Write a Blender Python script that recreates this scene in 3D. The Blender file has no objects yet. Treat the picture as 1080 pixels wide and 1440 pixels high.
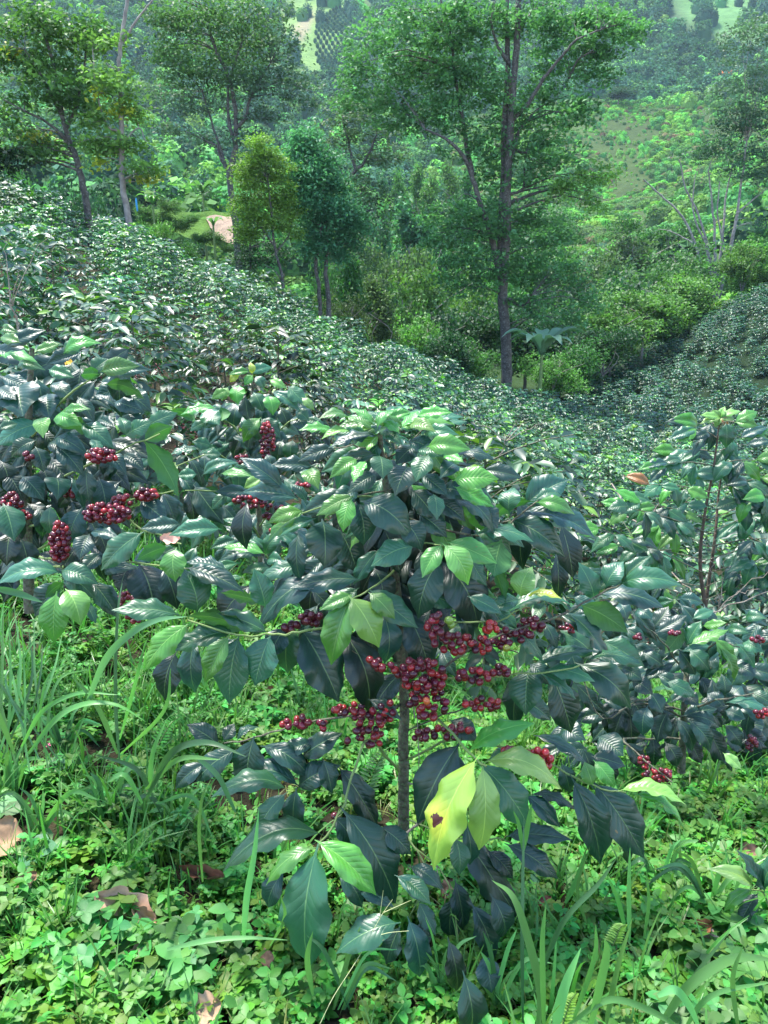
import bpy, math, random
import numpy as np
from mathutils import Vector, Matrix
random.seed(7); RNG = np.random.default_rng(7)
scene = bpy.context.scene
COL = scene.collection
# ------------------------------------------------------------------ camera, sky, sun, exposure
PITCH = math.radians(18); F = 1088.0
cam_d = bpy.data.cameras.new('camera'); cam = bpy.data.objects.new('camera', cam_d); COL.objects.link(cam)
cam_d.sensor_fit = 'VERTICAL'; cam_d.angle = 2 * math.atan(720 / F)
cam_d.clip_start = 0.05; cam_d.clip_end = 6000
cam.rotation_euler = (math.radians(90) - PITCH, 0, 0)
scene.camera = cam
SUN_EL, SUN_AZ = math.radians(70), math.radians(-50)     # azimuth from +Y towards +X
world = bpy.data.worlds.new('World'); scene.world = world; world.use_nodes = True
wn = world.node_tree; wn.nodes.clear()
sky = wn.nodes.new('ShaderNodeTexSky'); sky.sky_type = 'NISHITA'; sky.sun_disc = False
sky.sun_elevation = SUN_EL; sky.sun_rotation = SUN_AZ; sky.dust_density = .4; sky.air_density = 1.0
bg = wn.nodes.new('ShaderNodeBackground'); bg.inputs[1].default_value = 0.135
wo = wn.nodes.new('ShaderNodeOutputWorld')
wn.links.new(sky.outputs[0], bg.inputs[0]); wn.links.new(bg.outputs[0], wo.inputs[0])
sun_d = bpy.data.lights.new('sun', 'SUN'); sun_d.energy = 2.9; sun_d.angle = math.radians(10); sun_d.color = (1, .96, .88)
sun = bpy.data.objects.new('sun', sun_d); COL.objects.link(sun)
sdir = Vector((math.sin(SUN_AZ) * math.cos(SUN_EL), math.cos(SUN_AZ) * math.cos(SUN_EL), math.sin(SUN_EL)))
sun.rotation_euler = sdir.to_track_quat('Z', 'Y').to_euler()
vs = scene.view_settings; vs.view_transform = 'Standard'; vs.look = 'None'; vs.gamma = 1; vs.use_curve_mapping = False
vs.exposure = 2.3
scene.cycles.max_bounces = 6; scene.cycles.diffuse_bounces = 3; scene.cycles.glossy_bounces = 2
scene.cycles.transmission_bounces = 4; scene.cycles.volume_bounces = 0

# ------------------------------------------------------------------ helpers
SP, CP = math.sin(PITCH), math.cos(PITCH)
def at(px, py, Y):
    u = (px - 540) / F; v = (720 - py) / F
    k = Y / (CP + v * SP)
    return Vector((u * k, Y, (-SP + v * CP) * k))
def proj(X, Y, Z):
    d = Y * CP - Z * SP
    return 540 + F * X / d, 720 - F * (Y * SP + Z * CP) / d
def zpy(py, Y): return at(540, py, Y).z
def tag(o, label=None, cat=None, group=None, kind=None):
    if label: o['label'] = label
    if cat: o['category'] = cat
    if group: o['group'] = group
    if kind: o['kind'] = kind
    return o
def empty(name, loc, label, cat, group=None):
    o = bpy.data.objects.new(name, None); COL.objects.link(o); o.location = loc
    o.empty_display_size = .1
    return tag(o, label, cat, group)
def link(name, me, parent=None, M=None, color=None):
    o = bpy.data.objects.new(name, me); COL.objects.link(o)
    if parent is not None:
        o.parent = parent
        if M is not None: o.matrix_basis = Matrix.Translation(-parent.location) @ M
        else: o.location = -parent.location
    elif M is not None: o.matrix_basis = M
    if color is not None: o.color = (*color[:3], 1)
    return o
def npmesh(name, verts, faces, mat, fcol=None, uv=None, smooth=True, mats=None, midx=None):
    """faces: int array (n,k), constant k, or a list of such arrays"""
    me = bpy.data.meshes.new(name)
    fl = faces if isinstance(faces, list) else [faces]
    fl = [np.asarray(f, dtype=np.int32) for f in fl if len(f)]
    verts = np.asarray(verts, dtype=np.float32)
    me.vertices.add(len(verts)); me.vertices.foreach_set('co', verts.ravel())
    loops = np.concatenate([f.ravel() for f in fl]); tot = np.concatenate([np.full(len(f), f.shape[1]) for f in fl])
    me.loops.add(len(loops)); me.loops.foreach_set('vertex_index', loops)
    me.polygons.add(len(tot)); st = np.concatenate([[0], np.cumsum(tot)[:-1]]).astype(np.int32)
    me.polygons.foreach_set('loop_start', st); me.polygons.foreach_set('loop_total', tot.astype(np.int32))
    if smooth: me.polygons.foreach_set('use_smooth', np.ones(len(tot), dtype=bool))
    for m in (mats or [mat]): me.materials.append(m)
    if midx is not None: me.polygons.foreach_set('material_index', np.asarray(midx, dtype=np.int32))
    if fcol is not None:
        a = me.color_attributes.new('Col', 'FLOAT_COLOR', 'POINT')
        c = np.ones((len(verts), 4), dtype=np.float32); c[:, :3] = fcol; a.data.foreach_set('color', c.ravel())
    if uv is not None:
        l = me.uv_layers.new(name='UVMap'); l.data.foreach_set('uv', np.asarray(uv, dtype=np.float32)[loops].ravel())
    me.update(); me.validate()
    return me
def unit(a):
    return a / np.maximum(np.linalg.norm(a, axis=-1, keepdims=True), 1e-9)
def tubes(paths, sides=6):
    """paths: list of (points Nx3, radii N) -> verts, quads"""
    V, Q, off = [], [], 0
    for pts, rad in paths:
        pts = np.asarray([tuple(p) for p in pts], float); rad = np.asarray(rad, float); n = len(pts)
        T = unit(np.gradient(pts, axis=0)); ref = np.array([1., .13, .07]) if abs(T[0][2]) > .6 else np.array([0.05, 0.1, 1.])
        A = unit(np.cross(T, ref)); B = np.cross(T, A)
        ang = np.arange(sides) / sides * 2 * math.pi
        ring = pts[:, None] + rad[:, None, None] * (np.cos(ang)[None, :, None] * A[:, None] + np.sin(ang)[None, :, None] * B[:, None])
        V.append(ring.reshape(-1, 3))
        i = np.arange(n - 1)[:, None] * sides; j = np.arange(sides)[None]; j2 = (j + 1) % sides
        Q.append(off + np.stack([i + j, i + j2, i + sides + j2, i + sides + j], -1).reshape(-1, 4)); off += n * sides
    return np.concatenate(V), np.concatenate(Q)
def curve(pts, n=None, wob=0, seed=0):
    """Catmull-Rom through points"""
    P = np.asarray([tuple(p) for p in pts], float)
    if len(P) == 2: P = np.array([P[0], (P[0] + P[1]) / 2, P[1]])
    E = np.vstack([2 * P[0] - P[1], P, 2 * P[-1] - P[-2]]); out = []
    m = n or 4
    for i in range(1, len(E) - 2):
        for t in np.arange(m) / m:
            a, b, c, d = E[i - 1:i + 3]
            out.append(.5 * (2 * b + (c - a) * t + (2 * a - 5 * b + 4 * c - d) * t * t + (3 * b - a - 3 * c + d) * t ** 3))
    out.append(P[-1]); out = np.array(out)
    if wob: out[1:-1] += np.random.default_rng(seed).normal(0, wob, out[1:-1].shape)
    return out

# ------------------------------------------------------------------ materials
def nodes(name):
    m = bpy.data.materials.new(name); m.use_nodes = True; nt = m.node_tree; nt.nodes.clear()
    out = nt.nodes.new('ShaderNodeOutputMaterial')
    return m, nt, out
def N(nt, t, **kw):
    n = nt.nodes.new(t)
    for k, v in kw.items():
        if k.startswith('i_'): n.inputs[k[2:].replace('_', ' ')].default_value = v
        else: setattr(n, k, v)
    return n
def math_n(nt, op, a, b=None, c=None):
    n = nt.nodes.new('ShaderNodeMath'); n.operation = op
    for i, x in enumerate((a, b, c)):
        if x is None: continue
        if isinstance(x, (int, float)): n.inputs[i].default_value = x
        else: nt.links.new(x, n.inputs[i])
    return n.outputs[0]
def mixc(nt, fac, a, b, blend='MIX'):
    n = nt.nodes.new('ShaderNodeMix'); n.data_type = 'RGBA'; n.blend_type = blend
    for s, x in ((n.inputs[0], fac), (n.inputs[6], a), (n.inputs[7], b)):
        if hasattr(x, 'is_output'): nt.links.new(x, s)
        elif isinstance(x, (int, float)): s.default_value = x
        else: s.default_value = (*x[:3], 1)
    return n.outputs[2]
def leaf_surface(nt, out, col, rough=.4, spec=.5, trans=.25, normal=None, tcol=(1.25, 1.5, .8)):
    L = nt.links.new
    p = N(nt, 'ShaderNodeBsdfPrincipled'); L(col, p.inputs['Base Color'])
    if hasattr(rough, 'is_output'): L(rough, p.inputs['Roughness'])
    else: p.inputs['Roughness'].default_value = rough
    p.inputs['Specular IOR Level'].default_value = spec
    t = N(nt, 'ShaderNodeBsdfTranslucent'); L(mixc(nt, 1.0, col, tcol, 'MULTIPLY'), t.inputs[0])
    if normal is not None: L(normal, p.inputs['Normal'])
    mx = N(nt, 'ShaderNodeMixShader'); mx.inputs[0].default_value = trans
    L(p.outputs[0], mx.inputs[1]); L(t.outputs[0], mx.inputs[2]); L(mx.outputs[0], out.inputs[0])
def foliage_mat(name, rough=.5, spec=.4, trans=.3, vary=.25, hue=.02):
    m, nt, out = nodes(name); L = nt.links.new
    a = N(nt, 'ShaderNodeAttribute', attribute_name='Col'); oi = N(nt, 'ShaderNodeObjectInfo')
    c = mixc(nt, 1.0, a.outputs[0], oi.outputs['Color'], 'MULTIPLY')
    h = N(nt, 'ShaderNodeHueSaturation'); L(c, h.inputs['Color'])
    L(math_n(nt, 'MULTIPLY_ADD', oi.outputs['Random'], 2 * hue, .5 - hue), h.inputs['Hue'])
    L(math_n(nt, 'MULTIPLY_ADD', oi.outputs['Random'], 2 * vary, 1 - vary), h.inputs['Value'])
    leaf_surface(nt, out, h.outputs[0], rough, spec, trans)
    return m
def coffee_leaf_mat(name, blotch=False):
    m, nt, out = nodes(name); L = nt.links.new
    oi = N(nt, 'ShaderNodeObjectInfo'); uv = N(nt, 'ShaderNodeTexCoord'); sep = N(nt, 'ShaderNodeSeparateXYZ'); L(uv.outputs['UV'], sep.inputs[0])
    x = math_n(nt, 'ABSOLUTE', math_n(nt, 'SUBTRACT', sep.outputs[0], .5))        # 0 midrib .. .5 margin
    ph = math_n(nt, 'SUBTRACT', sep.outputs[1], math_n(nt, 'MULTIPLY', math_n(nt, 'POWER', x, .8), .42))
    wv = math_n(nt, 'ABSOLUTE', math_n(nt, 'SINE', math_n(nt, 'MULTIPLY', ph, math.pi * 10)))   # 0 on a lateral vein
    vein = math_n(nt, 'SUBTRACT', 1, math_n(nt, 'MULTIPLY', wv, 9)); vein = math_n(nt, 'MAXIMUM', vein, 0)
    vein = math_n(nt, 'MULTIPLY', vein, math_n(nt, 'SUBTRACT', 1, math_n(nt, 'MULTIPLY', x, 1.9)))
    mid = math_n(nt, 'MAXIMUM', math_n(nt, 'SUBTRACT', 1, math_n(nt, 'MULTIPLY', x, 45)), 0)
    lines = math_n(nt, 'MINIMUM', math_n(nt, 'ADD', math_n(nt, 'MULTIPLY', vein, .14), math_n(nt, 'MULTIPLY', mid, .9)), 1)
    base = oi.outputs['Color']
    h = N(nt, 'ShaderNodeHueSaturation'); L(base, h.inputs['Color'])
    L(math_n(nt, 'MULTIPLY_ADD', oi.outputs['Random'], .5, .75), h.inputs['Value'])
    L(math_n(nt, 'MULTIPLY_ADD', oi.outputs['Random'], .03, .485), h.inputs['Hue'])
    n1 = N(nt, 'ShaderNodeTexNoise', noise_dimensions='4D', i_Scale=3.0, i_Detail=4.0); L(uv.outputs['UV'], n1.inputs['Vector']); L(math_n(nt, 'MULTIPLY', oi.outputs['Random'], 60), n1.inputs['W'])
    c = mixc(nt, math_n(nt, 'MULTIPLY', n1.outputs[0], .45), h.outputs[0], mixc(nt, 1.0, h.outputs[0], (.5, .62, .5), 'MULTIPLY'))
    veinc = mixc(nt, .5, mixc(nt, 1.0, h.outputs[0], (2.6, 2.2, 1.7), 'MULTIPLY'), (.22, .32, .12))
    c = mixc(nt, lines, c, veinc)
    # small rust spots on some leaves
    n2 = N(nt, 'ShaderNodeTexVoronoi', voronoi_dimensions='4D', i_Scale=3.2); L(uv.outputs['UV'], n2.inputs['Vector']); L(math_n(nt, 'MULTIPLY', oi.outputs['Random'], 91), n2.inputs['W'])
    thr = math_n(nt, 'MULTIPLY_ADD', math_n(nt, 'GREATER_THAN', math_n(nt, 'FRACT', math_n(nt, 'MULTIPLY', oi.outputs['Random'], 37)), .55), .085, .001)
    sp = math_n(nt, 'LESS_THAN', n2.outputs['Distance'], thr)
    c = mixc(nt, math_n(nt, 'MULTIPLY', sp, .75), c, (.16, .10, .03))
    if blotch:
        xs = math_n(nt, 'SUBTRACT', sep.outputs[0], .66); ys = math_n(nt, 'SUBTRACT', sep.outputs[1], .56)
        d = math_n(nt, 'SQRT', math_n(nt, 'ADD', math_n(nt, 'POWER', xs, 2), math_n(nt, 'MULTIPLY', math_n(nt, 'POWER', ys, 2), 4)))
        nb = N(nt, 'ShaderNodeTexNoise', i_Scale=9.0); L(uv.outputs['UV'], nb.inputs['Vector'])
        d = math_n(nt, 'ADD', d, math_n(nt, 'MULTIPLY_ADD', nb.outputs[0], .22, -.11))
        r = N(nt, 'ShaderNodeMapRange', i_From_Min=.15, i_From_Max=.42, i_To_Min=1.0, i_To_Max=0.0); L(d, r.inputs[0])
        c = mixc(nt, math_n(nt, 'MULTIPLY', r.outputs[0], .8), c, (.62, .60, .06))
        c = mixc(nt, math_n(nt, 'LESS_THAN', d, .12), c, (.09, .022, .022))
    geo = N(nt, 'ShaderNodeNewGeometry')
    c = mixc(nt, geo.outputs['Backfacing'], c, mixc(nt, .45, mixc(nt, 1.0, c, (1.5, 1.5, 1.3), 'MULTIPLY'), (.05, .14, .05)))
    hgt = math_n(nt, 'ADD', math_n(nt, 'MULTIPLY', math_n(nt, 'POWER', wv, .6), math_n(nt, 'MULTIPLY_ADD', x, -1.2, 1.0)), math_n(nt, 'MULTIPLY', mid, -.8))
    hgt = math_n(nt, 'ADD', hgt, math_n(nt, 'MULTIPLY', n1.outputs[0], .5))
    b = N(nt, 'ShaderNodeBump', i_Distance=.0022); L(hgt, b.inputs['Height']); L(math_n(nt, 'MULTIPLY_ADD', math_n(nt, 'FRACT', math_n(nt, 'MULTIPLY', oi.outputs['Random'], 53)), .26, .2), b.inputs['Strength'])
    ro = math_n(nt, 'MULTIPLY_ADD', math_n(nt, 'ADD', geo.outputs['Backfacing'], math_n(nt, 'MULTIPLY', n1.outputs[0], .5)), .28, .31)
    leaf_surface(nt, out, c, ro, .6, .2, b.outputs[0], (1.6, 1.9, .7))
    return m
def bark_mat(name, c1, c2, scale=6, lichen=None):
    m, nt, out = nodes(name); L = nt.links.new
    tc = N(nt, 'ShaderNodeTexCoord'); n = N(nt, 'ShaderNodeTexNoise', i_Scale=scale, i_Detail=6.0); L(tc.outputs['Object'], n.inputs['Vector'])
    r = N(nt, 'ShaderNodeValToRGB'); r.color_ramp.elements[0].position = .35; r.color_ramp.elements[1].position = .65
    r.color_ramp.elements[0].color = (*c1, 1); r.color_ramp.elements[1].color = (*c2, 1); L(n.outputs[0], r.inputs[0])
    c = r.outputs[0]
    if lichen:
        n2 = N(nt, 'ShaderNodeTexNoise', i_Scale=scale * 2.3, i_Detail=3.0); L(tc.outputs['Object'], n2.inputs['Vector'])
        c = mixc(nt, math_n(nt, 'GREATER_THAN', n2.outputs[0], .58), c, lichen)
    p = N(nt, 'ShaderNodeBsdfPrincipled', i_Roughness=.85); L(c, p.inputs['Base Color'])
    b = N(nt, 'ShaderNodeBump', i_Strength=.7, i_Distance=.02); L(n.outputs[0], b.inputs['Height']); L(b.outputs[0], p.inputs['Normal'])
    L(p.outputs[0], out.inputs[0]); return m
M_LEAF = coffee_leaf_mat('coffee_leaf'); M_BLOTCH = coffee_leaf_mat('yellowing_leaf', True)
M_BUSH = foliage_mat('bush_foliage', .42, .55, .22, .18, .015)
M_TREE = foliage_mat('tree_foliage', .55, .3, .35, .12, .01); M_WOOD = foliage_mat('far_foliage', .8, .1, .3, .3, .03)
M_HERB = foliage_mat('herb_foliage', .5, .35, .35, .28, .03)
M_GRASS = foliage_mat('grass_blade', .42, .45, .35, .2, .015)
M_STEM = bark_mat('coffee_stem', (.05, .045, .03), (.13, .12, .08), 60, (.10, .14, .07))
M_TWIG = bark_mat('grey_twig', (.16, .12, .09), (.30, .25, .20), 40)
M_GREEN_TWIG = bark_mat('green_twig', (.10, .17, .04), (.18, .24, .08), 30)
M_BARK_D = bark_mat('dark_bark', (.035, .03, .027), (.09, .08, .07), 5, (.12, .12, .11))
M_BARK_L = bark_mat('pale_bark', (.14, .12, .11), (.30, .27, .24), 4)
def cherry_mat():
    m, nt, out = nodes('coffee_cherry'); L = nt.links.new
    oi = N(nt, 'ShaderNodeObjectInfo'); tc = N(nt, 'ShaderNodeTexCoord'); s = N(nt, 'ShaderNodeSeparateXYZ'); L(tc.outputs['Object'], s.inputs[0])
    n = N(nt, 'ShaderNodeTexNoise', i_Scale=1.4); L(tc.outputs['Object'], n.inputs['Vector'])
    c = mixc(nt, math_n(nt, 'MULTIPLY', n.outputs[0], .5), oi.outputs['Color'], mixc(nt, 1.0, oi.outputs['Color'], (.45, .3, .5), 'MULTIPLY'))
    c = mixc(nt, math_n(nt, 'GREATER_THAN', s.outputs[2], 1.04), c, (.03, .012, .01))
    p = N(nt, 'ShaderNodeBsdfPrincipled', i_Roughness=.28); L(c, p.inputs['Base Color']); p.inputs['Specular IOR Level'].default_value = .5
    L(p.outputs[0], out.inputs[0]); return m
M_CHERRY = cherry_mat()
def col_mat(name, rough=.6, bump=0, scale=20):
    m, nt, out = nodes(name); L = nt.links.new
    a = N(nt, 'ShaderNodeAttribute', attribute_name='Col'); oi = N(nt, 'ShaderNodeObjectInfo')
    tc = N(nt, 'ShaderNodeTexCoord'); n = N(nt, 'ShaderNodeTexNoise', i_Scale=scale, i_Detail=5.0); L(tc.outputs['Object'], n.inputs['Vector'])
    c = mixc(nt, 1.0, a.outputs[0], oi.outputs['Color'], 'MULTIPLY')
    c = mixc(nt, n.outputs[0], mixc(nt, 1.0, c, (.55, .5, .5), 'MULTIPLY'), mixc(nt, 1.0, c, (1.35, 1.35, 1.35), 'MULTIPLY'))
    p = N(nt, 'ShaderNodeBsdfPrincipled', i_Roughness=rough); L(c, p.inputs['Base Color'])
    if bump:
        b = N(nt, 'ShaderNodeBump', i_Strength=.6, i_Distance=bump); L(n.outputs[0], b.inputs['Height']); L(b.outputs[0], p.inputs['Normal'])
    L(p.outputs[0], out.inputs[0]); return m
M_DEAD = col_mat('dead_leaf', .75, .003, 40); M_PETAL = col_mat('petal', .6); M_BERRY = col_mat('berry', .3)

# ------------------------------------------------------------------ terrain
SCOL = np.array([-.9, -.5, -.25, 0, .25, .5, .9])
near = [(1.5, [-1.5, -1.5, -1.55, -1.56, -1.56, -1.56, -1.6]), (2.5, [-1.3, -1.42, -1.6, -1.72, -1.78, -1.8, -1.9]),
        (4, [-1.1, -1.4, -1.75, -2.1, -2.4, -2.45, -2.6]), (7, [-.6, -1.5, -1.9, -2.8, -3.6, -3.7, -3.9]),
        (12, [.6, -1.2, -1.9, -3.5, -4.8, -5.2, -5.5]), (20, [3, -.2, -1.3, -4.1, -6.2, -6.9, -7.2]),
        (30, [6, 1.9, -.6, -4.6, -7.6, -8.6, -8.6]), (40, [8, 2.6, -1.2, -4.9, -9, -9.8, -9]),
        (50, [8, 0, -4.5, -8, -10, -9.3, -5]), (60, [7, -4, -9, -12, -10.6, -6.2, 2]),
        (75, [6, -7, -11, -14, -13.3, .5, 10]), (90, [6, -7, -4, -13, -15, -7, 4])]
farp = [(120, [255, 290, 318, 400, 440, 340, 250]), (180, [220, 250, 285, 340, 385, 262, 200]),
        (260, [150, 200, 235, 280, 290, 190, 140]), (340, [60, 120, 165, 205, 200, 140, 95]),
        (420, [0, 60, 110, 150, 170, 155, 120]), (560, [-80, 0, 20, 70, 95, 60, 20]),
        (750, [-200, -120, -100, -90, -80, -80, -120]), (1100, [-300, -260, -260, -260, -260, -260, -300])]
YR = np.array([r[0] for r in near + farp], float)
ZT = np.array([r[1] for r in near] + [[zpy(p, r[0]) for p in r[1]] for r in farp])
nS, nY = 181, 400
sF = np.linspace(-.9, .9, nS); lF = np.linspace(math.log(1.5), math.log(1100), nY)
ZF = np.array([np.interp(lF, np.log(YR), ZT[:, i]) for i in range(7)])          # 7 x nY
ZF = np.array([np.interp(sF, SCOL, ZF[:, j]) for j in range(nY)]).T              # nS x nY
def smooth(A, k, ax, it=3):
    for _ in range(it):
        P = np.pad(A, [(k, k) if i == ax else (0, 0) for i in range(2)], mode='edge')
        c = np.cumsum(np.insert(P, 0, 0, axis=ax), axis=ax)
        A = (np.take(c, range(2 * k + 1, c.shape[ax]), ax) - np.take(c, range(0, c.shape[ax] - 2 * k - 1), ax)) / (2 * k + 1)
    return A
ZF = smooth(smooth(ZF, 7, 0), 4, 1)
def vnoise(X, Y, sc, seed=0):
    """cheap smooth value noise, vectorised"""
    x = np.asarray(X, float) / sc; y = np.asarray(Y, float) / sc
    xi = np.floor(x); yi = np.floor(y); fx = x - xi; fy = y - yi
    fx = fx * fx * (3 - 2 * fx); fy = fy * fy * (3 - 2 * fy)
    def h(a, b):
        v = np.sin(a * 127.1 + b * 311.7 + seed * 74.7) * 43758.5453
        return v - np.floor(v)
    return (h(xi, yi) * (1 - fx) + h(xi + 1, yi) * fx) * (1 - fy) + (h(xi, yi + 1) * (1 - fx) + h(xi + 1, yi + 1) * fx) * fy - .5
def height(X, Y):
    X = np.asarray(X, float); Y = np.asarray(Y, float)
    Ye = np.clip(Y, 1.5, 1099); s = np.clip(X / Ye, -.899, .899); l = np.log(Ye)
    a = (s + .9) / 1.8 * (nS - 1); b = (l - lF[0]) / (lF[-1] - lF[0]) * (nY - 1)
    i = np.clip(a.astype(int), 0, nS - 2); j = np.clip(b.astype(int), 0, nY - 2); fa = a - i; fb = b - j
    z = (ZF[i, j] * (1 - fa) + ZF[i + 1, j] * fa) * (1 - fb) + (ZF[i, j + 1] * (1 - fa) + ZF[i + 1, j + 1] * fa) * fb
    z = z + .07 * vnoise(X, Y, .8) * np.clip(Ye / 3, 0, 1) + .03 * vnoise(X, Y, .23, 3)
    far = np.clip((Ye - 90) / 200, 0, 1)
    return z + far * (26 * vnoise(X, Y, 90, 5) + 11 * vnoise(X, Y, 34, 6)) * np.clip(Ye / 400, .15, 1)
def gz(x, y): return float(height(x, y))
def gpt(px, py, y0=.8, y1=120):
    """ground point under a pixel"""
    prev = y0
    for Y in np.geomspace(y0, y1, 500):
        p = at(px, py, Y)
        if p.z < gz(p.x, Y): return Vector((p.x, Y, gz(p.x, Y)))
    p = at(px, py, y1); return Vector((p.x, y1, gz(p.x, y1)))
def ground_mat():
    m, nt, out = nodes('ground'); L = nt.links.new
    a = N(nt, 'ShaderNodeAttribute', attribute_name='Col'); g = N(nt, 'ShaderNodeNewGeometry')
    n = N(nt, 'ShaderNodeTexNoise', i_Scale=7.0, i_Detail=8.0, i_Roughness=.7); L(g.outputs['Position'], n.inputs['Vector'])
    n2 = N(nt, 'ShaderNodeTexNoise', i_Scale=.22, i_Detail=9.0, i_Roughness=.75); L(g.outputs['Position'], n2.inputs['Vector'])
    f = math_n(nt, 'MULTIPLY_ADD', n.outputs[0], .5, math_n(nt, 'MULTIPLY', n2.outputs[0], .5))
    r = N(nt, 'ShaderNodeMapRange', i_From_Min=.35, i_From_Max=.65); L(f, r.inputs[0])
    c = mixc(nt, r.outputs[0], mixc(nt, 1.0, a.outputs[0], (.45, .5, .5), 'MULTIPLY'), mixc(nt, 1.0, a.outputs[0], (1.4, 1.35, 1.2), 'MULTIPLY'))
    p = N(nt, 'ShaderNodeBsdfPrincipled', i_Roughness=.95); L(c, p.inputs['Base Color']); p.inputs['Specular IOR Level'].default_value = .1
    b = N(nt, 'ShaderNodeBump', i_Strength=.8, i_Distance=.03); L(n.outputs[0], b.inputs['Height'])
    b2 = N(nt, 'ShaderNodeBump', i_Strength=.5, i_Distance=1.2); L(n2.outputs[0], b2.inputs['Height']); L(b.outputs[0], b2.inputs['Normal'])
    L(b2.outputs[0], p.inputs['Normal']); L(p.outputs[0], out.inputs[0]); return m
M_GROUND = ground_mat()
def ell(px, py, cx, cy, rx, ry, rot=0):
    c, s = math.cos(rot), math.sin(rot); x = px - cx; y = py - cy
    d = np.sqrt(((x * c + y * s) / rx) ** 2 + ((-x * s + y * c) / ry) ** 2)
    return np.clip((1.25 - d) / .5, 0, 1)
def sheet(name, Ys, ss, label):
    Yg, Sg = np.meshgrid(Ys, ss, indexing='ij'); Xg = Sg * np.maximum(Yg, 7)
    Zg = height(Xg, Yg); n, m = Yg.shape
    V = np.stack([Xg, Yg, Zg], -1).reshape(-1, 3)
    i = np.arange(n - 1)[:, None] * m; j = np.arange(m - 1)[None]
    Q = np.stack([i + j, i + j + 1, i + m + j + 1, i + m + j], -1).reshape(-1, 4)
    C = np.tile(np.array([.035, .03, .018]), (len(V), 1)); Y = V[:, 1]
    px, py = proj(V[:, 0], np.maximum(V[:, 1], .5), V[:, 2])
    nb = vnoise(V[:, 0], V[:, 1], 25, 2) + .5 * vnoise(V[:, 0], V[:, 1], 9, 4)
    def blend(mask, c):
        C[:] = C * (1 - mask[:, None]) + np.array(c) * mask[:, None]
    blend(np.clip((Y - 30) / 20, 0, 1), (.015, .03, .014)); blend(np.clip((Y - 75) / 20, 0, 1), (.035, .07, .025))
    blend(np.clip((Y - 110) / 60, 0, 1) * np.clip(nb * 2 + .4, 0, 1), (.09, .12, .045))
    hill = np.clip((px - 620) / 80, 0, 1) * np.clip((Y - 130) / 30, 0, 1) * np.clip((400 - Y) / 30, 0, 1)
    blend(hill * .9, (.045, .07, .025)); blend(hill * np.clip(nb * 3 + .1, 0, 1) * .6, (.055, .10, .03))
    far = np.clip((Y - 400) / 40, 0, 1)
    blend(far, (.05, .085, .045))
    blend(far * ell(px, py, 445, 42, 75, 58, -.6), (.13, .22, .07))
    blend(far * ell(px, py, 1015, 12, 70, 40, .4), (.09, .19, .07))
    blend(far * ell(px, py, 425, 40, 10, 28, .5) * .7, (.26, .19, .15))
    blend(far * ell(px, py, 490, 15, 10, 60, .6), (.15, .26, .08))
    blend(np.clip((Y - 100) / 40, 0, 1) * ell(px, py, 90, 130, 110, 80) * .6, (.22, .21, .17))
    blend(np.clip((Y - 100) / 40, 0, 1) * ell(px, py, 280, 215, 18, 22) * .6, (.26, .18, .13))
    blend(np.clip((Y - 70) / 20, 0, 1) * ell(px, py, 450, 285, 10, 22) * .5, (.2, .15, .11))
    return link(name, npmesh(name, V, Q, M_GROUND, C))
ss = np.linspace(-1.15, 1.15, 360)
Ya = np.concatenate([np.linspace(-7, 0.5, 18), np.geomspace(.55, 118, 330)])
Yb = np.concatenate([np.geomspace(118, 1095, 260)])
g1 = sheet('ground', Ya, ss, ''); tag(g1, 'brown soil of the hillside under weeds and coffee plants', None, None, 'structure')
g2 = sheet('mountainside', Yb, ss, ''); tag(g2, 'steep hazy mountainside of woods and pasture beyond the valley', None, None, 'structure')

# ------------------------------------------------------------------ leaf geometry
def leaf_mesh(name, mat, bend=.15, fold=.25, wave=.03, twist=0, n=14, m=8, seed=0, tipw=.0, ph=0.):
    """coffee leaf: chord (0,0,0)-(0,1,0), greatest width 1, arch +Z"""
    t = np.linspace(0, 1, n); V = []; UV = []
    r = np.random.default_rng(seed); asym = r.normal(0, .03)
    for a in t:
        b = np.clip((a - .07) / .93, 0, 1)
        w = .5 * (np.sin(math.pi * b ** .86) ** .88) * (1 - .12 * b); w = w * (1 - .45 * np.clip((b - .8) / .2, 0, 1)); w = max(w, .011)
        zc = bend * 4 * a * (1 - a) * (1 - .35 * (a - .5)); xc = asym * math.sin(math.pi * a)
        tw = twist * (a - .5)
        for k in range(m + 1):
            e = (k / m * 2 - 1); x = e * w
            z = fold * abs(x) * .42 * (1 - .5 * abs(e)) * 1.4 - .10 * (abs(e) ** 3) * w + wave * abs(e) ** 2.5 * math.sin(a * 21 + ph + (1.7 if e > 0 else 0)) * math.sin(math.pi * a) * (1 if b > 0 else 0)
            z += wave * .2 * abs(math.sin(math.pi * 10 * (b - .2 * abs(e)))) * math.sin(math.pi * a) * (1 - abs(e)) 
            V.append((xc + x * math.cos(tw), a, zc + z + x * math.sin(tw) * .42)); UV.append((.5 + e * .5, b))
    i = np.arange(n - 1)[:, None] * (m + 1); j = np.arange(m)[None]
    Q = np.stack([i + j, i + j + 1, i + m + 2 + j, i + m + 1 + j], -1).reshape(-1, 4)
    return npmesh(name, V, Q, mat, uv=UV)
HERO = [leaf_mesh('leaf', M_LEAF, b, f, w, tw, seed=i, ph=i * 1.3) for i, (b, f, w, tw) in enumerate(
    [(.10, .5, .035, .2), (.16, .35, .05, -.3), (.22, .6, .03, .3), (.06, .3, .045, 0), (.13, .8, .04, -.2), (.28, .4, .04, .4), (.18, .2, .05, -.5), (.08, .6, .06, .1)])]
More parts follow.
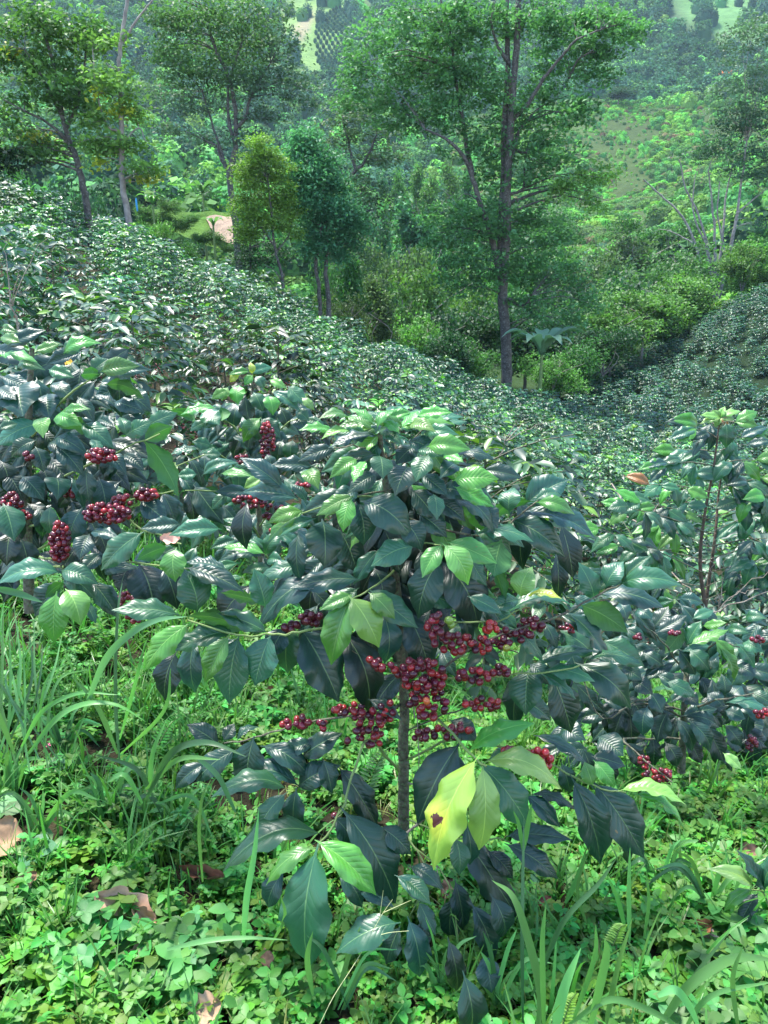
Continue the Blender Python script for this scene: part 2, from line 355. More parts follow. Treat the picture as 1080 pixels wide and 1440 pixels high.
NEARL = [leaf_mesh('leaf', M_LEAF, b, f, w, 0, n=7, m=4, seed=i, ph=i) for i, (b, f, w) in enumerate([(.14, .5, .04), (.22, .4, .05), (.08, .6, .04), (.18, .8, .05)])]
BLOT = leaf_mesh('leaf', M_BLOTCH, .10, .3, .05, .25, n=18, m=10, seed=3)
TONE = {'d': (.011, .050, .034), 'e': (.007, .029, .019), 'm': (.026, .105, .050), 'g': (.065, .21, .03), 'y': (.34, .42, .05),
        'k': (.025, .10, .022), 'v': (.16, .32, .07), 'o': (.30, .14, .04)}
def jit(c, r, a=.18): 
    k = 1 + r.uniform(-a, a); return (c[0] * k * (1 + r.uniform(-.1, .1)), c[1] * k, c[2] * k * (1 + r.uniform(-.15, .15)))
def leaf_matrix(B, T, nrm, wid):
    d = T - B; L = d.length; y = d / L
    z = (nrm - y * nrm.dot(y)); z = z.normalized() if z.length > 1e-5 else y.orthogonal().normalized()
    x = y.cross(z)
    return Matrix(((x.x * wid, y.x * L, z.x * L, B.x), (x.y * wid, y.y * L, z.y * L, B.y), (x.z * wid, y.z * L, z.z * L, B.z), (0, 0, 0, 1)))
def join_as_stuff(name, items, parent, mat, color):
    """items: (mesh, matrix) -> one mesh part of kind stuff"""
    V, Q, U, o = [], [], [], 0; has_uv = bool(items[0][0].uv_layers)
    for me, M in items:
        n = len(me.vertices); co = np.empty(n * 3, np.float32); me.vertices.foreach_get('co', co); co = co.reshape(-1, 3); R = np.array(M)
        V.append(co @ R[:3, :3].T + R[:3, 3]); f = np.array([tuple(q.vertices) for q in me.polygons if len(q.vertices) == 4]); Q.append(f + o); o += n
        if has_uv:
            uv = np.zeros((n, 2), np.float32); li = np.empty(len(me.loops), np.int32); me.loops.foreach_get('vertex_index', li); lu = np.empty(len(li) * 2, np.float32); me.uv_layers[0].data.foreach_get('uv', lu); uv[li] = lu.reshape(-1, 2); U.append(uv)
    x = link(name, npmesh(name, np.concatenate(V), np.concatenate(Q), mat, uv=np.concatenate(U) if has_uv else None), parent, color=color); x['kind'] = 'stuff'; return x
def traced_leaf(parent, r, bx, by, tx, ty, w, tone, D, meshes=HERO, mesh=None, label=None, collect=None):
    """a leaf whose attachment, tip and breadth are read off the photograph; its true size decides how far it leans"""
    lp = math.hypot(tx - bx, ty - by); Lr = max(lp * 1.04, w * 1.9, 52 * 1.7 / D * (.9 + .2 * r.random()) if D < 2.2 else lp * 1.05)
    Lr = min(Lr, lp * 1.9)
    ux, uy = (tx - bx) / lp, (ty - by) / lp; tx += ux * lp * .14; ty += uy * lp * .14; bx -= ux * lp * .08; by -= uy * lp * .08; lp *= 1.22; Lr = max(Lr, lp * 1.04)
    dd = math.sqrt(max(Lr * Lr - lp * lp, 0)) * D / F
    B = at(bx, by, D); s = -1 if (ty > by - 8) else .6
    T = at(tx, ty, D + s * dd * .9)
    g = gz(T.x, T.y) + .025
    k = 0
    while T.z < g and k < 12:
        D -= .05; B = at(bx, by, D); T = at(tx, ty, D + s * dd * .7); g = gz(T.x, T.y) + .025; k += 1
    view = -((B + T) / 2).normalized(); y = (T - B).normalized()
    vp = (view - y * view.dot(y)).normalized(); side = y.cross(vp)
    if side.z < 0: side = -side
    W = max(w * 1.42, lp * .40, Lr * .43); c = min(1, w * 1.32 / W); c = max(c, .25)
    if tone in 'k' : side = -side * 1.0
    nrm = vp * c + side * math.sqrt(1 - c * c) * .95
    if tone == 'k': nrm = -nrm
    Wm = W * D / F
    if collect is not None: collect.append((meshes[r.integers(len(meshes))], leaf_matrix(B, T, nrm, Wm))); return
    return_o = link('leaf', mesh or meshes[r.integers(len(meshes))], parent, leaf_matrix(B, T, nrm, Wm), jit(TONE[tone], r))
    if label: return_o['label'] = label
    return return_o
def twig(name, parent, pts, r0, r1, mat, label=None, sides=6, n=4, wob=0):
    c = curve([at(*p) if len(p) == 3 and not isinstance(p, Vector) else p for p in pts], n, wob, int(r0 * 1e6) % 97)
    V, Q = tubes([(c, np.linspace(r0, r1, len(c)))], sides)
    o = link(name, npmesh(name, V, Q, mat), parent)
    if label: o['label'] = label
    return o
def cherry_mesh():
    V, Q, T3 = [], [], []; a, b = 10, 7
    for i in range(b + 1):
        th = math.pi * i / b
        for k in range(a):
            p = 2 * math.pi * k / a; R = math.sin(th)
            V.append((R * math.cos(p), R * math.sin(p), 1.13 * math.cos(th) - (.08 if i == 0 else 0)))
    for i in range(b):
        for k in range(a): Q.append((i * a + k, (i + 1) * a + k, (i + 1) * a + (k + 1) % a, i * a + (k + 1) % a))
    return npmesh('cherry', V, np.array(Q), M_CHERRY)
CHERRY = cherry_mesh()
OVER = {}
RED = [(.16, .010, .018), (.10, .007, .016), (.055, .005, .014), (.26, .016, .018), (.12, .008, .022)]
def cherries(parent, r, cx, cy, rx, ry, n, D, rad=.0086, tone=None, spread=.03):
    pts = []; n = int(n * 1.3); mind = rad * F / D * 1.38; tries = 0
    while len(pts) < n and tries < n * 60:
        tries += 1; a = r.uniform(0, 6.283); q = math.sqrt(r.random()); x = cx + rx * q * math.cos(a); y = cy + ry * q * math.sin(a)
        z = D + r.uniform(-spread, spread)
        if all((x - p[0]) ** 2 + (y - p[1]) ** 2 > mind ** 2 or abs(z - p[2]) > rad * 1.9 for p in pts): pts.append((x, y, z))
    for x, y, z in pts:
        c = tone if tone else RED[r.integers(5)]
        k = rad * r.uniform(.86, 1.1); P = at(x, y, z)
        M = Matrix.Translation(P) @ Vector((r.normal(), r.normal() - .6, r.normal())).to_track_quat('Z', 'Y').to_matrix().to_4x4() @ Matrix.Diagonal((k, k, k, 1))
        parent['_n'] = parent.get('_n', 0) + 1
        if parent['_n'] > 290: OVER.setdefault(parent.name, []).append((CHERRY, M)); continue
        link('cherry', CHERRY, parent, M, jit(c, r, .3))

# ------------------------------------------------------------------ the coffee plant in front
r = np.random.default_rng(11)
base = gpt(566, 1192); plant = empty('coffee_plant', base, 'tall coffee plant in front with red cherries around its mossy stem', 'coffee plant')
main_txt = '''345,649<396,687,24,d;351,693<417,702,24,d;386,655<438,657,18,d;446,685<430,664,20,g;426,605<467,606,10,g;457,617<493,612,8,v;493,578<523,597,9,g;487,590<522,604,9,g
453,590<487,596,8,g;556,580<532,603,10,g;561,604<534,606,14,m;563,624<543,610,14,m;538,670<534,643,26,m;470,628<528,614,12,d;425,647<469,632,18,d;468,670<501,648,18,g
499,675<513,650,14,g;494,690<529,669,22,d;558,693<576,660,36,d;451,722<495,699,20,g;484,743<495,704,22,g;432,720<492,696,26,d;510,760<501,708,33,d;571,750<511,708,42,d
382,734<424,720,18,g;382,757<425,722,14,g;396,753<441,731,16,m;456,790<453,734,44,d;410,683<430,706,12,m;423,811<421,752,22,d;609,607<578,600,14,v;630,581<588,585,14,g
647,588<600,595,10,m;655,632<603,629,24,g;624,642<588,634,14,m;649,649<625,639,10,g;689,646<642,641,12,d;621,671<640,655,20,d;587,673<602,641,24,m;694,674<640,676,27,g
688,710<641,686,20,g;728,671<682,662,20,d;792,679<740,710,36,d;786,699<752,706,14,m;802,722<756,708,18,g;826,753<742,722,24,d;695,743<747,708,16,k;785,777<719,733,34,d
723,690<717,720,26,m;696,741<672,710,28,d;689,752<632,708,18,d;610,726<580,690,28,d;614,727<610,697,20,m;626,694<594,669,20,d;624,752<589,724,26,d;419,826<501,816,27,d
376,881<490,829,30,d;455,856<495,838,18,g;469,924<492,845,38,g;528,902<493,842,38,v;551,866<520,835,24,g;580,877<522,831,32,m;470,975<425,888,55,d;513,990<480,890,46,e
405,939<409,881,38,m;529,793<580,770,32,m;540,925<538,865,32,d;597,807<620,768,24,g;654,816<624,768,30,v;691,789<632,764,28,g;592,861<618,792,42,d;665,872<620,793,52,e
740,761<668,754,16,m;696,805<705,761,38,k;706,845<680,789,14,k;681,819<658,782,20,m;747,802<734,839,30,v;784,842<742,841,9,y;798,856<714,867,17,m;691,856<728,844,20,m
726,883<696,858,14,m;756,925<702,879,20,m;829,918<756,934,18,m;781,909<765,877,16,d;830,897<788,865,18,d;600,938<570,862,42,e;168,859<248,865,27,m;260,807<276,859,42,m
351,888<267,868,18,k;210,936<264,880,30,g;246,914<327,889,26,m;292,952<322,896,28,g;324,979<336,898,44,m;361,956<380,896,42,m;313,864<373,889,24,m;359,806<372,852,30,m
317,835<366,847,14,k;234,977<248,919,34,e;275,965<275,900,30,d;350,1107<357,1040,42,d;431,1092<370,1052,28,d;337,1090<417,1107,26,d;310,1120<400,1114,28,m;365,1170<402,1117,28,m
415,1170<417,1112,30,d;472,1080<422,1107,34,d;268,1022<306,1047,26,d;282,1095<330,1057,30,d;252,1105<290,1075,24,d;331,1220<452,1181,37,m;382,1239<440,1195,24,g;475,1035<427,1065,30,d
328,1020<315,1040,18,d;362,1025<335,1042,10,d;437,1340<447,1197,68,m;519,1250<448,1186,42,k2;547,1255<484,1144,58,d;573,1197<535,1164,30,d;525,1155<478,1082,34,e;588,1364<574,1294,38,d
483,1336<558,1300,44,m;600,1267<558,1233,26,m;635,1320<638,1264,32,e;690,1340<663,1272,36,e;658,1440<651,1370,44,d;640,1385<630,1322,30,e;545,1350<562,1305,30,d;616,1247<580,1219,22,d
547,1272<499,1244,24,d;777,1106<686,1075,32,v;740,1022<663,1056,28,g;736,1155<675,1076,46,m;594,1145<645,1049,54,d;724,1060<688,1068,20,m;819,1073<755,1037,14,d;782,1158<741,1119,24,d
801,1136<748,1119,14,d;794,1181<717,1177,26,d;776,1230<714,1189,30,d;719,1278<652,1177,44,e;717,1232<686,1198,24,e;645,1225<640,1180,28,m;601,1268<570,1237,24,m;618,1246<577,1220,22,d
839,1201<804,1097,44,d;897,1194<836,1103,52,d;878,1207<832,1110,32,e;953,1129<875,1114,18,v;956,1164<893,1120,12,g;823,1075<832,1103,24,g;861,1103<836,1071,22,g;874,1076<834,1064,24,d
816,797<834,841,26,m;874,794<853,825,26,m;911,786<875,820,18,m;948,823<874,823,28,m;923,853<846,838,24,d;875,885<819,853,34,k;849,921<801,865,20,d;878,989<813,936,40,d
828,957<766,945,20,m;804,979<760,948,14,m;800,1022<778,957,42,e;893,933<828,930,14,m;740,998<744,944,42,m;725,1015<735,945,30,e;667,1038<635,1014,28,d;527,996<563,948,30,e
612,640<575,622,20,d;560,650<585,628,22,d;480,650<525,640,18,d;640,612<600,612,16,m;540,592<560,608,12,g;586,580<566,600,10,g;515,582<545,600,9,m;660,700<620,690,22,d
650,730<615,705,22,d;590,770<565,735,30,d;560,800<540,745,34,e;600,820<590,775,30,e;500,800<480,750,34,e;535,850<525,800,34,e;640,850<635,800,34,e;470,710<500,690,22,d
660,1210<655,1160,26,d;705,1310<690,1260,34,d;610,1310<590,1270,24,d;520,1320<545,1290,24,d;690,1390<680,1345,36,d;505,1270<475,1225,30,d;420,1290<405,1240,34,d;380,1270<400,1225,30,d
640,1105<640,1060,24,d;700,1130<690,1095,24,d;770,1010<735,985,24,d;700,860<660,840,20,m;560,1010<520,985,16,d;465,1110<455,1070,26,d;500,1190<470,1150,30,d;395,1060<440,1045,22,d
620,900<600,860,26,e;450,950<440,900,34,e;590,905<605,860,30,e;380,920<400,885,30,d;300,930<330,900,24,d;770,960<745,935,24,d;650,1300<640,1240,30,e;590,1340<600,1295,26,e'''
def dmain(x, y):
    D = 1.66
    D -= .10 * max(0, 1 - ((x - 560) / 160) ** 2) * (1 if 650 < y < 1000 else .3)
    if y > 1000: D -= (y - 1000) * .00105
    if x < 400 and y < 1000: D -= .08
    return D
def parse(txt):
    for tok in txt.replace('\n', ';').split(';'):
        tok = tok.strip()
        if not tok: continue
        a, b = tok.split('<'); tx, ty = map(float, a.split(',')); p = b.split(',')
        yield float(p[0]), float(p[1]), tx, ty, float(p[2]), p[3].strip()
def off(t): return {'e': .12, 'd': .04, 'm': 0, 'k': .02, 'g': -.05, 'v': -.08, 'y': -.04}[t]
for bx, by, tx, ty, w, t in parse(main_txt):
    if t == 'k2': t = 'g'
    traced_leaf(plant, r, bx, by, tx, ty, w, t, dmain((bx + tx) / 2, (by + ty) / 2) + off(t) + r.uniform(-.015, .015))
traced_leaf(plant, r, 670, 1072, 617, 1205, 52, 'v', 1.38, mesh=BLOT, label='yellowing leaf with a dark brown blotch beside its midrib').color = (.27, .42, .06, 1)
traced_leaf(plant, r, 677, 1078, 674, 1181, 42, 'v', 1.42, label='pale yellow-green leaf with one orange spot').color = (.22, .40, .09, 1)
# tiers of leaves spreading from the side branches
for k in range(46):
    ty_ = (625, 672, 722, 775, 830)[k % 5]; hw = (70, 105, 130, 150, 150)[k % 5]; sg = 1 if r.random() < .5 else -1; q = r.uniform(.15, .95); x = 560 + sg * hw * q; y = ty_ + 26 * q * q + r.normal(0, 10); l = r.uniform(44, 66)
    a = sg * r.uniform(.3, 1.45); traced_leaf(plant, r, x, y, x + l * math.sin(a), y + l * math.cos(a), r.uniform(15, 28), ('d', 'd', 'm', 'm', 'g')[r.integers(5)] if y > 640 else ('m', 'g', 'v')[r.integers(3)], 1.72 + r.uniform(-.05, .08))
for k in range(18):
    a = -1.5 + 3.0 * k / 17 + r.normal(0, .12); l = r.uniform(34, 56); x = 545 + r.normal(0, 22); y = 602 + r.normal(0, 6)
    traced_leaf(plant, r, x, y, x + l * math.sin(a) * 1.2, y - l * .42 * math.cos(a) + 4, r.uniform(10, 16), ('g', 'v', 'm')[k % 3], 1.7 + r.uniform(-.06, .08))
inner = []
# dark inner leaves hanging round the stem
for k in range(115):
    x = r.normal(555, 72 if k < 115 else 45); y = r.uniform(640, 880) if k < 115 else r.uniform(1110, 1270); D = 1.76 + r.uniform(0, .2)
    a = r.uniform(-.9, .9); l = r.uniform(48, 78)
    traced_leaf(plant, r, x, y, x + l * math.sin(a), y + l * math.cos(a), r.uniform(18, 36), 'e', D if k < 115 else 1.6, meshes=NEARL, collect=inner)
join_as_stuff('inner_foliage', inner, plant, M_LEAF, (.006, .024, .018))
ps = [(566, 1196, 1.74), (568, 1120, 1.74), (567, 1050, 1.73), (568, 985, 1.72), (562, 900, 1.71), (556, 800, 1.71), (548, 720, 1.72), (540, 660, 1.73), (534, 610, 1.73)]
twig('stem', plant, ps, .0165, .006, M_STEM, sides=10, n=6, wob=.0012)
BR = [  # (points, r0, r1, material)
    ([(566, 1000, 1.72), (600, 960, 1.63), (650, 920, 1.6), (710, 890, 1.6), (770, 872, 1.62), (834, 841, 1.64), (875, 820, 1.66)], .004, .002, 0),
    ([(566, 990, 1.72), (530, 1002, 1.62), (480, 1008, 1.6), (410, 1020, 1.62), (357, 1038, 1.62), (315, 1045, 1.62)], .0035, .0018, 0),
    ([(566, 1090, 1.74), (520, 1040, 1.6), (500, 1080, 1.55), (484, 1130, 1.5), (468, 1160, 1.46), (448, 1190, 1.42)], .004, .0025, 1),
    ([(572, 985, 1.72), (612, 1008, 1.55), (645, 1042, 1.46), (670, 1068, 1.42), (684, 1078, 1.4)], .0038, .0024, 1),
    ([(568, 1070, 1.73), (640, 1040, 1.65), (720, 1055, 1.58), (780, 1078, 1.55), (835, 1105, 1.52), (880, 1115, 1.52)], .0035, .002, 1),
    ([(560, 900, 1.71), (510, 875, 1.6), (460, 882, 1.55), (410, 890, 1.52), (375, 892, 1.52), (330, 893, 1.52), (264, 872, 1.54)], .0035, .002, 1),
    ([(562, 880, 1.71), (620, 876, 1.62), (700, 872, 1.58), (742, 850, 1.58)], .003, .0015, 1),
    ([(556, 800, 1.71), (520, 830, 1.58), (495, 842, 1.5)], .003, .0015, 1),
    ([(553, 770, 1.71), (600, 765, 1.6), (624, 768, 1.52)], .003, .0015, 1),
    ([(548, 720, 1.72), (640, 750, 1.68), (700, 748, 1.66), (745, 712, 1.66), (760, 700, 1.66)], .003, .0018, 0),
    ([(545, 700, 1.72), (500, 700, 1.62), (425, 722, 1.58)], .003, .0015, 1),
    ([(545, 690, 1.72), (470, 700, 1.7), (396, 687, 1.7)], .0025, .0015, 0),
    ([(538, 650, 1.73), (505, 628, 1.7), (470, 630, 1.68)], .0025, .0015, 0), ([(538, 650, 1.73), (575, 625, 1.7), (600, 596, 1.7)], .0025, .0015, 0),
    ([(545, 690, 1.72), (600, 670, 1.68), (640, 655, 1.66), (682, 662, 1.66)], .0025, .0015, 0),
    ([(566, 950, 1.72), (640, 955, 1.66), (700, 950, 1.63), (766, 945, 1.6), (815, 936, 1.6)], .003, .0018, 1),
    ([(568, 1030, 1.73), (640, 1000, 1.66), (712, 985, 1.62)], .0025, .0012, 0), ([(568, 930, 1.72), (530, 935, 1.66), (495, 915, 1.62)], .003, .0015, 0),
    ([(566, 1100, 1.74), (610, 1110, 1.66), (612, 1160, 1.6), (614, 1230, 1.52), (630, 1260, 1.48)], .0022, .0012, 2),
    ([(556, 1185, 1.72), (585, 1160, 1.62), (610, 1135, 1.58)], .0034, .003, 2), ([(500, 1240, 1.52), (550, 1190, 1.6), (608, 1142, 1.62)], .0036, .003, 2),
    ([(583, 1010, 1.68), (582, 960, 1.7), (590, 1060, 1.66), (584, 1100, 1.66)], .0018, .001, 2),
    ([(568, 1150, 1.74), (640, 1178, 1.55), (700, 1180, 1.52), (720, 1185, 1.5)], .0025, .0015, 1),
    ([(570, 1170, 1.72), (600, 1230, 1.55), (575, 1290, 1.46)], .0025, .0015, 1), ([(570, 1180, 1.72), (630, 1240, 1.5), (645, 1330, 1.4), (652, 1375, 1.36)], .0025, .0015, 1)]
for pts, r0, r1, m in BR: twig('branch', plant, pts, r0, r1, (M_STEM, M_GREEN_TWIG, M_TWIG)[m], wob=.0015)
cherries(plant, r, 750, 1066, 26, 11, 15, 1.50, tone=(.26, .014, .018)); cherries(plant, r, 716, 1056, 9, 6, 4, 1.52, tone=(.2, .012, .018)); cherries(plant, r, 765, 1080, 8, 6, 3, 1.49, tone=(.4, .03, .015))
cherries(plant, r, 692, 884, 10, 8, 6, 1.55, tone=(.30, .018, .015)); cherries(plant, r, 598, 985, 3, 3, 1, 1.47, tone=(.4, .09, .02))
cherries(plant, r, 711, 912, 2, 2, 1, 1.5, tone=(.22, .26, .03)); cherries(plant, r, 633, 876, 5, 5, 2, 1.52, tone=(.14, .22, .03))
for a in [(592, 950, 34, 24, 30), (603, 985, 27, 26, 26), (540, 1000, 16, 14, 9), (520, 1028, 20, 24, 20), (500, 1000, 12, 10, 6), (425, 1015, 9, 8, 7), (403, 1018, 6, 6, 4), (455, 1020, 7, 6, 4),
          (478, 1000, 9, 6, 5), (527, 935, 13, 9, 6), (550, 940, 7, 6, 3), (640, 905, 30, 12, 16), (675, 908, 14, 12, 9), (665, 950, 24, 10, 12), (705, 945, 13, 9, 7), (680, 990, 26, 9, 11), (630, 1028, 34, 11, 15),
          (612, 880, 11, 18, 11), (745, 882, 17, 14, 12), (712, 898, 22, 12, 13), (590, 1035, 9, 9, 6), (437, 870, 15, 9, 11), (410, 882, 11, 5, 5), (470, 1150, 3, 3, 1), (487, 1040, 3, 3, 1)]:
    cherries(plant, r, *a, dmain(a[0], min(a[1], 1000)) - .04)

# ------------------------------------------------------------------ coffee plant at the left edge
r = np.random.default_rng(12)
lp_base = gpt(40, 850); lplant = empty('coffee_plant', lp_base, 'dense dark coffee plant at the left edge bearing long columns of red cherries', 'coffee plant')
left_txt = '''58,467<14,487,16,d;115,482<90,496,16,m;137,485<93,498,14,g;190,516<144,523,20,g;206,521<160,526,20,d;150,507<130,523,20,m;81,484<51,493,12,g;46,509<0,505,8,g;32,580<28,540,44,d
69,586<67,556,28,d;2,623<56,597,26,m;61,613<62,590,18,v;137,617<76,600,14,k;111,597<81,586,20,g;123,576<90,579,10,g;155,627<116,597,22,m;120,639<79,620,20,d;113,664<81,630,24,d
245,688<204,623,26,k;238,602<204,620,22,k;169,590<176,613,16,m;210,595<178,613,20,m;245,583<208,600,20,m;135,558<165,576,10,d;199,579<162,567,18,d;22,597<0,604,12,m;24,468<7,465,10,g
4,475<28,482,14,g;197,560<148,542,14,k;117,528<143,528,14,k;18,755<5,711,34,m;74,750<72,713,20,m;100,760<116,716,30,d;116,711<100,674,14,d;125,700<122,660,22,d;148,713<139,674,28,d
113,783<125,753,24,d;6,820<84,808,24,m;133,820<89,804,26,m;130,840<90,815,24,m;77,896<80,836,34,g;111,874<93,831,34,v;53,861<83,820,32,d;67,838<90,820,14,k;133,873<120,845,14,m
162,864<130,820,26,d;22,768<25,700,28,e;58,752<52,715,22,e;58,700<32,672,26,d;80,700<75,674,28,d;245,734<228,695,22,d;231,732<199,706,26,d;149,796<199,751,30,m;204,743<253,738,20,d
246,752<308,745,22,m;247,813<248,773,30,g;334,829<266,801,24,d;266,792<317,801,14,d;215,858<195,796,50,e;247,850<230,801,30,e;190,800<150,805,18,d;165,758<130,750,14,d;198,785<235,770,20,k
60,520<30,515,14,m;100,530<70,520,16,m;40,545<5,530,18,d;100,560<75,540,18,d;130,590<110,560,16,d;20,560<0,545,20,d;20,640<50,620,20,d;60,660<50,630,22,d;95,645<70,625,18,d;30,700<10,665,26,e
8,690<0,650,26,e;95,700<85,665,22,e;60,740<40,710,24,e;110,740<100,705,22,e;140,760<125,730,18,e;90,800<110,770,24,e;150,780<135,745,20,e;180,740<160,715,18,d;175,665<150,640,18,d;200,660<175,640,16,d
195,600<170,590,14,d;160,600<140,590,14,d;10,790<15,750,30,e;40,800<30,760,28,e;120,800<140,780,20,d;185,815<165,790,24,e;170,830<180,800,24,e;140,640<130,620,12,m;70,690<60,660,22,e'''
for bx, by, tx, ty, w, t in parse(left_txt):
    D = 2.0 - (.25 if by > 730 else .1 if by > 600 else 0) - (max(0, bx - 120) * .0012 if by > 700 else 0)
    traced_leaf(lplant, r, bx, by, tx, ty, w, t, D + off(t) + r.uniform(-.02, .02))
for k in range(110):
    x = r.uniform(-60, 190); y = r.uniform(490, 800); a = r.uniform(-1.3, 1.3); l = r.uniform(35, 60)
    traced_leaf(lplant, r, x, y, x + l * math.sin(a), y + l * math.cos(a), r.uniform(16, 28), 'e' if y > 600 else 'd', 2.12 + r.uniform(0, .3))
twig('stem', lplant, [(42, 860, 2.15), (38, 740, 2.15), (40, 600, 2.15), (45, 490, 2.15)], .018, .007, M_STEM, sides=8)
for pts in ([(40, 740, 2.15), (100, 730, 1.95), (180, 705, 1.85), (245, 690, 1.85)], [(40, 700, 2.15), (110, 660, 1.98), (160, 640, 1.9), (225, 610, 1.9)], [(42, 780, 2.15), (84, 790, 1.85), (88, 815, 1.78)],
            [(42, 780, 2.15), (150, 720, 1.9), (200, 745, 1.8), (255, 765, 1.75)], [(40, 620, 2.15), (90, 560, 2.0), (144, 523, 2.0)], [(42, 800, 2.15), (160, 790, 1.8), (265, 800, 1.72)]):
    twig('branch', lplant, pts, .004, .002, M_GREEN_TWIG, wob=.002)
for a in [(143, 641, 20, 10, 24, 1.84), (84, 762, 13, 27, 56, 1.78), (150, 722, 32, 13, 50, 1.78), (205, 696, 16, 8, 18, 1.82), (40, 640, 6, 6, 5, 1.9), (172, 706, 16, 9, 13, 1.84), (178, 845, 12, 14, 14, 1.9), (188, 868, 10, 7, 8, 1.9), (100, 690, 14, 10, 14, 1.98), (15, 705, 16, 14, 16, 1.95), (30, 725, 14, 8, 10, 1.95)]:
    cherries(lplant, r, *a, rad=.0074, tone=None)

# ------------------------------------------------------------------ coffee plant behind, between the two
r = np.random.default_rng(13)
mb = gpt(372, 842, 2.2); mplant = empty('coffee_plant', mb, 'pale-topped coffee plant with a yellow-green shoot between the left and front plants', 'coffee plant')
mid_txt = '''335,566<336,543,18,g;313,562<320,546,12,v;368,576<357,553,18,m;383,581<377,558,18,g;418,576<384,553,14,m;427,565<407,544,18,m;345,618<366,589,18,g;359,627<366,593,20,k;391,613<368,590,20,m
433,591<417,579,14,m;428,606<414,588,20,d;380,518<354,525,12,m;325,527<350,523,8,g;352,511<354,525,8,y;336,528<324,537,8,y;260,582<301,574,10,g;243,579<273,593,12,k;306,595<289,576,22,m
312,589<310,572,16,k;273,622<296,628,14,m;243,639<278,632,8,m;410,646<412,620,18,m;391,650<398,620,18,d;329,653<287,669,14,m;350,670<313,667,10,g;346,685<366,674,14,v;252,669<276,667,14,m
310,731<275,685,30,d;271,731<264,692,22,e;252,734<234,697,26,d;308,692<350,694,16,d;400,545<380,535,10,v;370,545<360,530,12,m;345,540<355,528,10,g;300,560<320,550,12,g;290,600<310,585,14,m
330,600<335,570,18,d;350,590<345,560,18,d;405,600<395,575,16,d;330,640<345,610,18,e;400,630<385,605,16,d;440,575<425,560,10,v;455,600<430,590,12,m;270,605<290,595,12,m;320,620<335,600,14,d
371,752<375,780,20,m;396,750<375,779,18,m;320,771<371,780,13,g;314,789<369,785,16,d;396,789<378,787,16,m;340,760<372,775,10,m;430,790<400,785,14,d;345,805<380,800,14,m;405,810<392,795,14,k
300,715<320,695,14,m;330,715<345,700,14,m;395,705<380,690,12,m;345,745<360,725,14,d;300,770<330,760,16,m;420,690<400,675,14,m;290,640<310,640,12,m;360,650<350,630,14,d;380,660<375,640,14,d'''
for bx, by, tx, ty, w, t in parse(mid_txt):
    D = (2.7 if by < 640 else 2.35 if by < 720 else 2.1)
    traced_leaf(mplant, r, bx, by, tx, ty, w, t, D + off(t) + r.uniform(-.03, .03))
for k in range(120):
    y = r.uniform(560, 830); x = r.normal(350, 30 + (y - 560) * .22); a = r.uniform(-1.4, 1.4); l = r.uniform(28, 48)
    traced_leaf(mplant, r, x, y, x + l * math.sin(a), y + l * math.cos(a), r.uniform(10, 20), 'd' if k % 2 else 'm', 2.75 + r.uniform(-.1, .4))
twig('stem', mplant, [(372, 860, 2.78), (366, 760, 2.78), (360, 650, 2.78), (354, 525, 2.76)], .016, .004, M_STEM, sides=8)
for pts in ([(365, 740, 2.78), (390, 700, 2.4), (420, 705, 2.3)], [(366, 760, 2.78), (330, 700, 2.4), (260, 690, 2.3)], [(366, 800, 2.78), (425, 838, 2.1), (388, 800, 2.1), (372, 775, 2.1), (372, 755, 2.1)],
            [(362, 690, 2.78), (310, 640, 2.6), (250, 655, 2.5)], [(360, 640, 2.78), (400, 600, 2.7), (430, 585, 2.7)], [(360, 660, 2.78), (330, 600, 2.7), (290, 590, 2.7)]):
    twig('branch', mplant, pts, .0038, .002, M_GREEN_TWIG, wob=.003)
for a in [(376, 620, 10, 26, 40, 2.6), (340, 645, 9, 6, 10, 2.55), (352, 705, 26, 9, 22, 2.25), (385, 722, 18, 12, 18, 2.25), (390, 745, 10, 8, 8, 2.25), (425, 684, 10, 5, 8, 2.3), (375, 765, 8, 6, 6, 2.2)]:
    cherries(mplant, r, *a, rad=.0074)
cherries(mplant, r, 380, 690, 12, 8, 12, 2.25, tone=(.3, .02, .03)); 

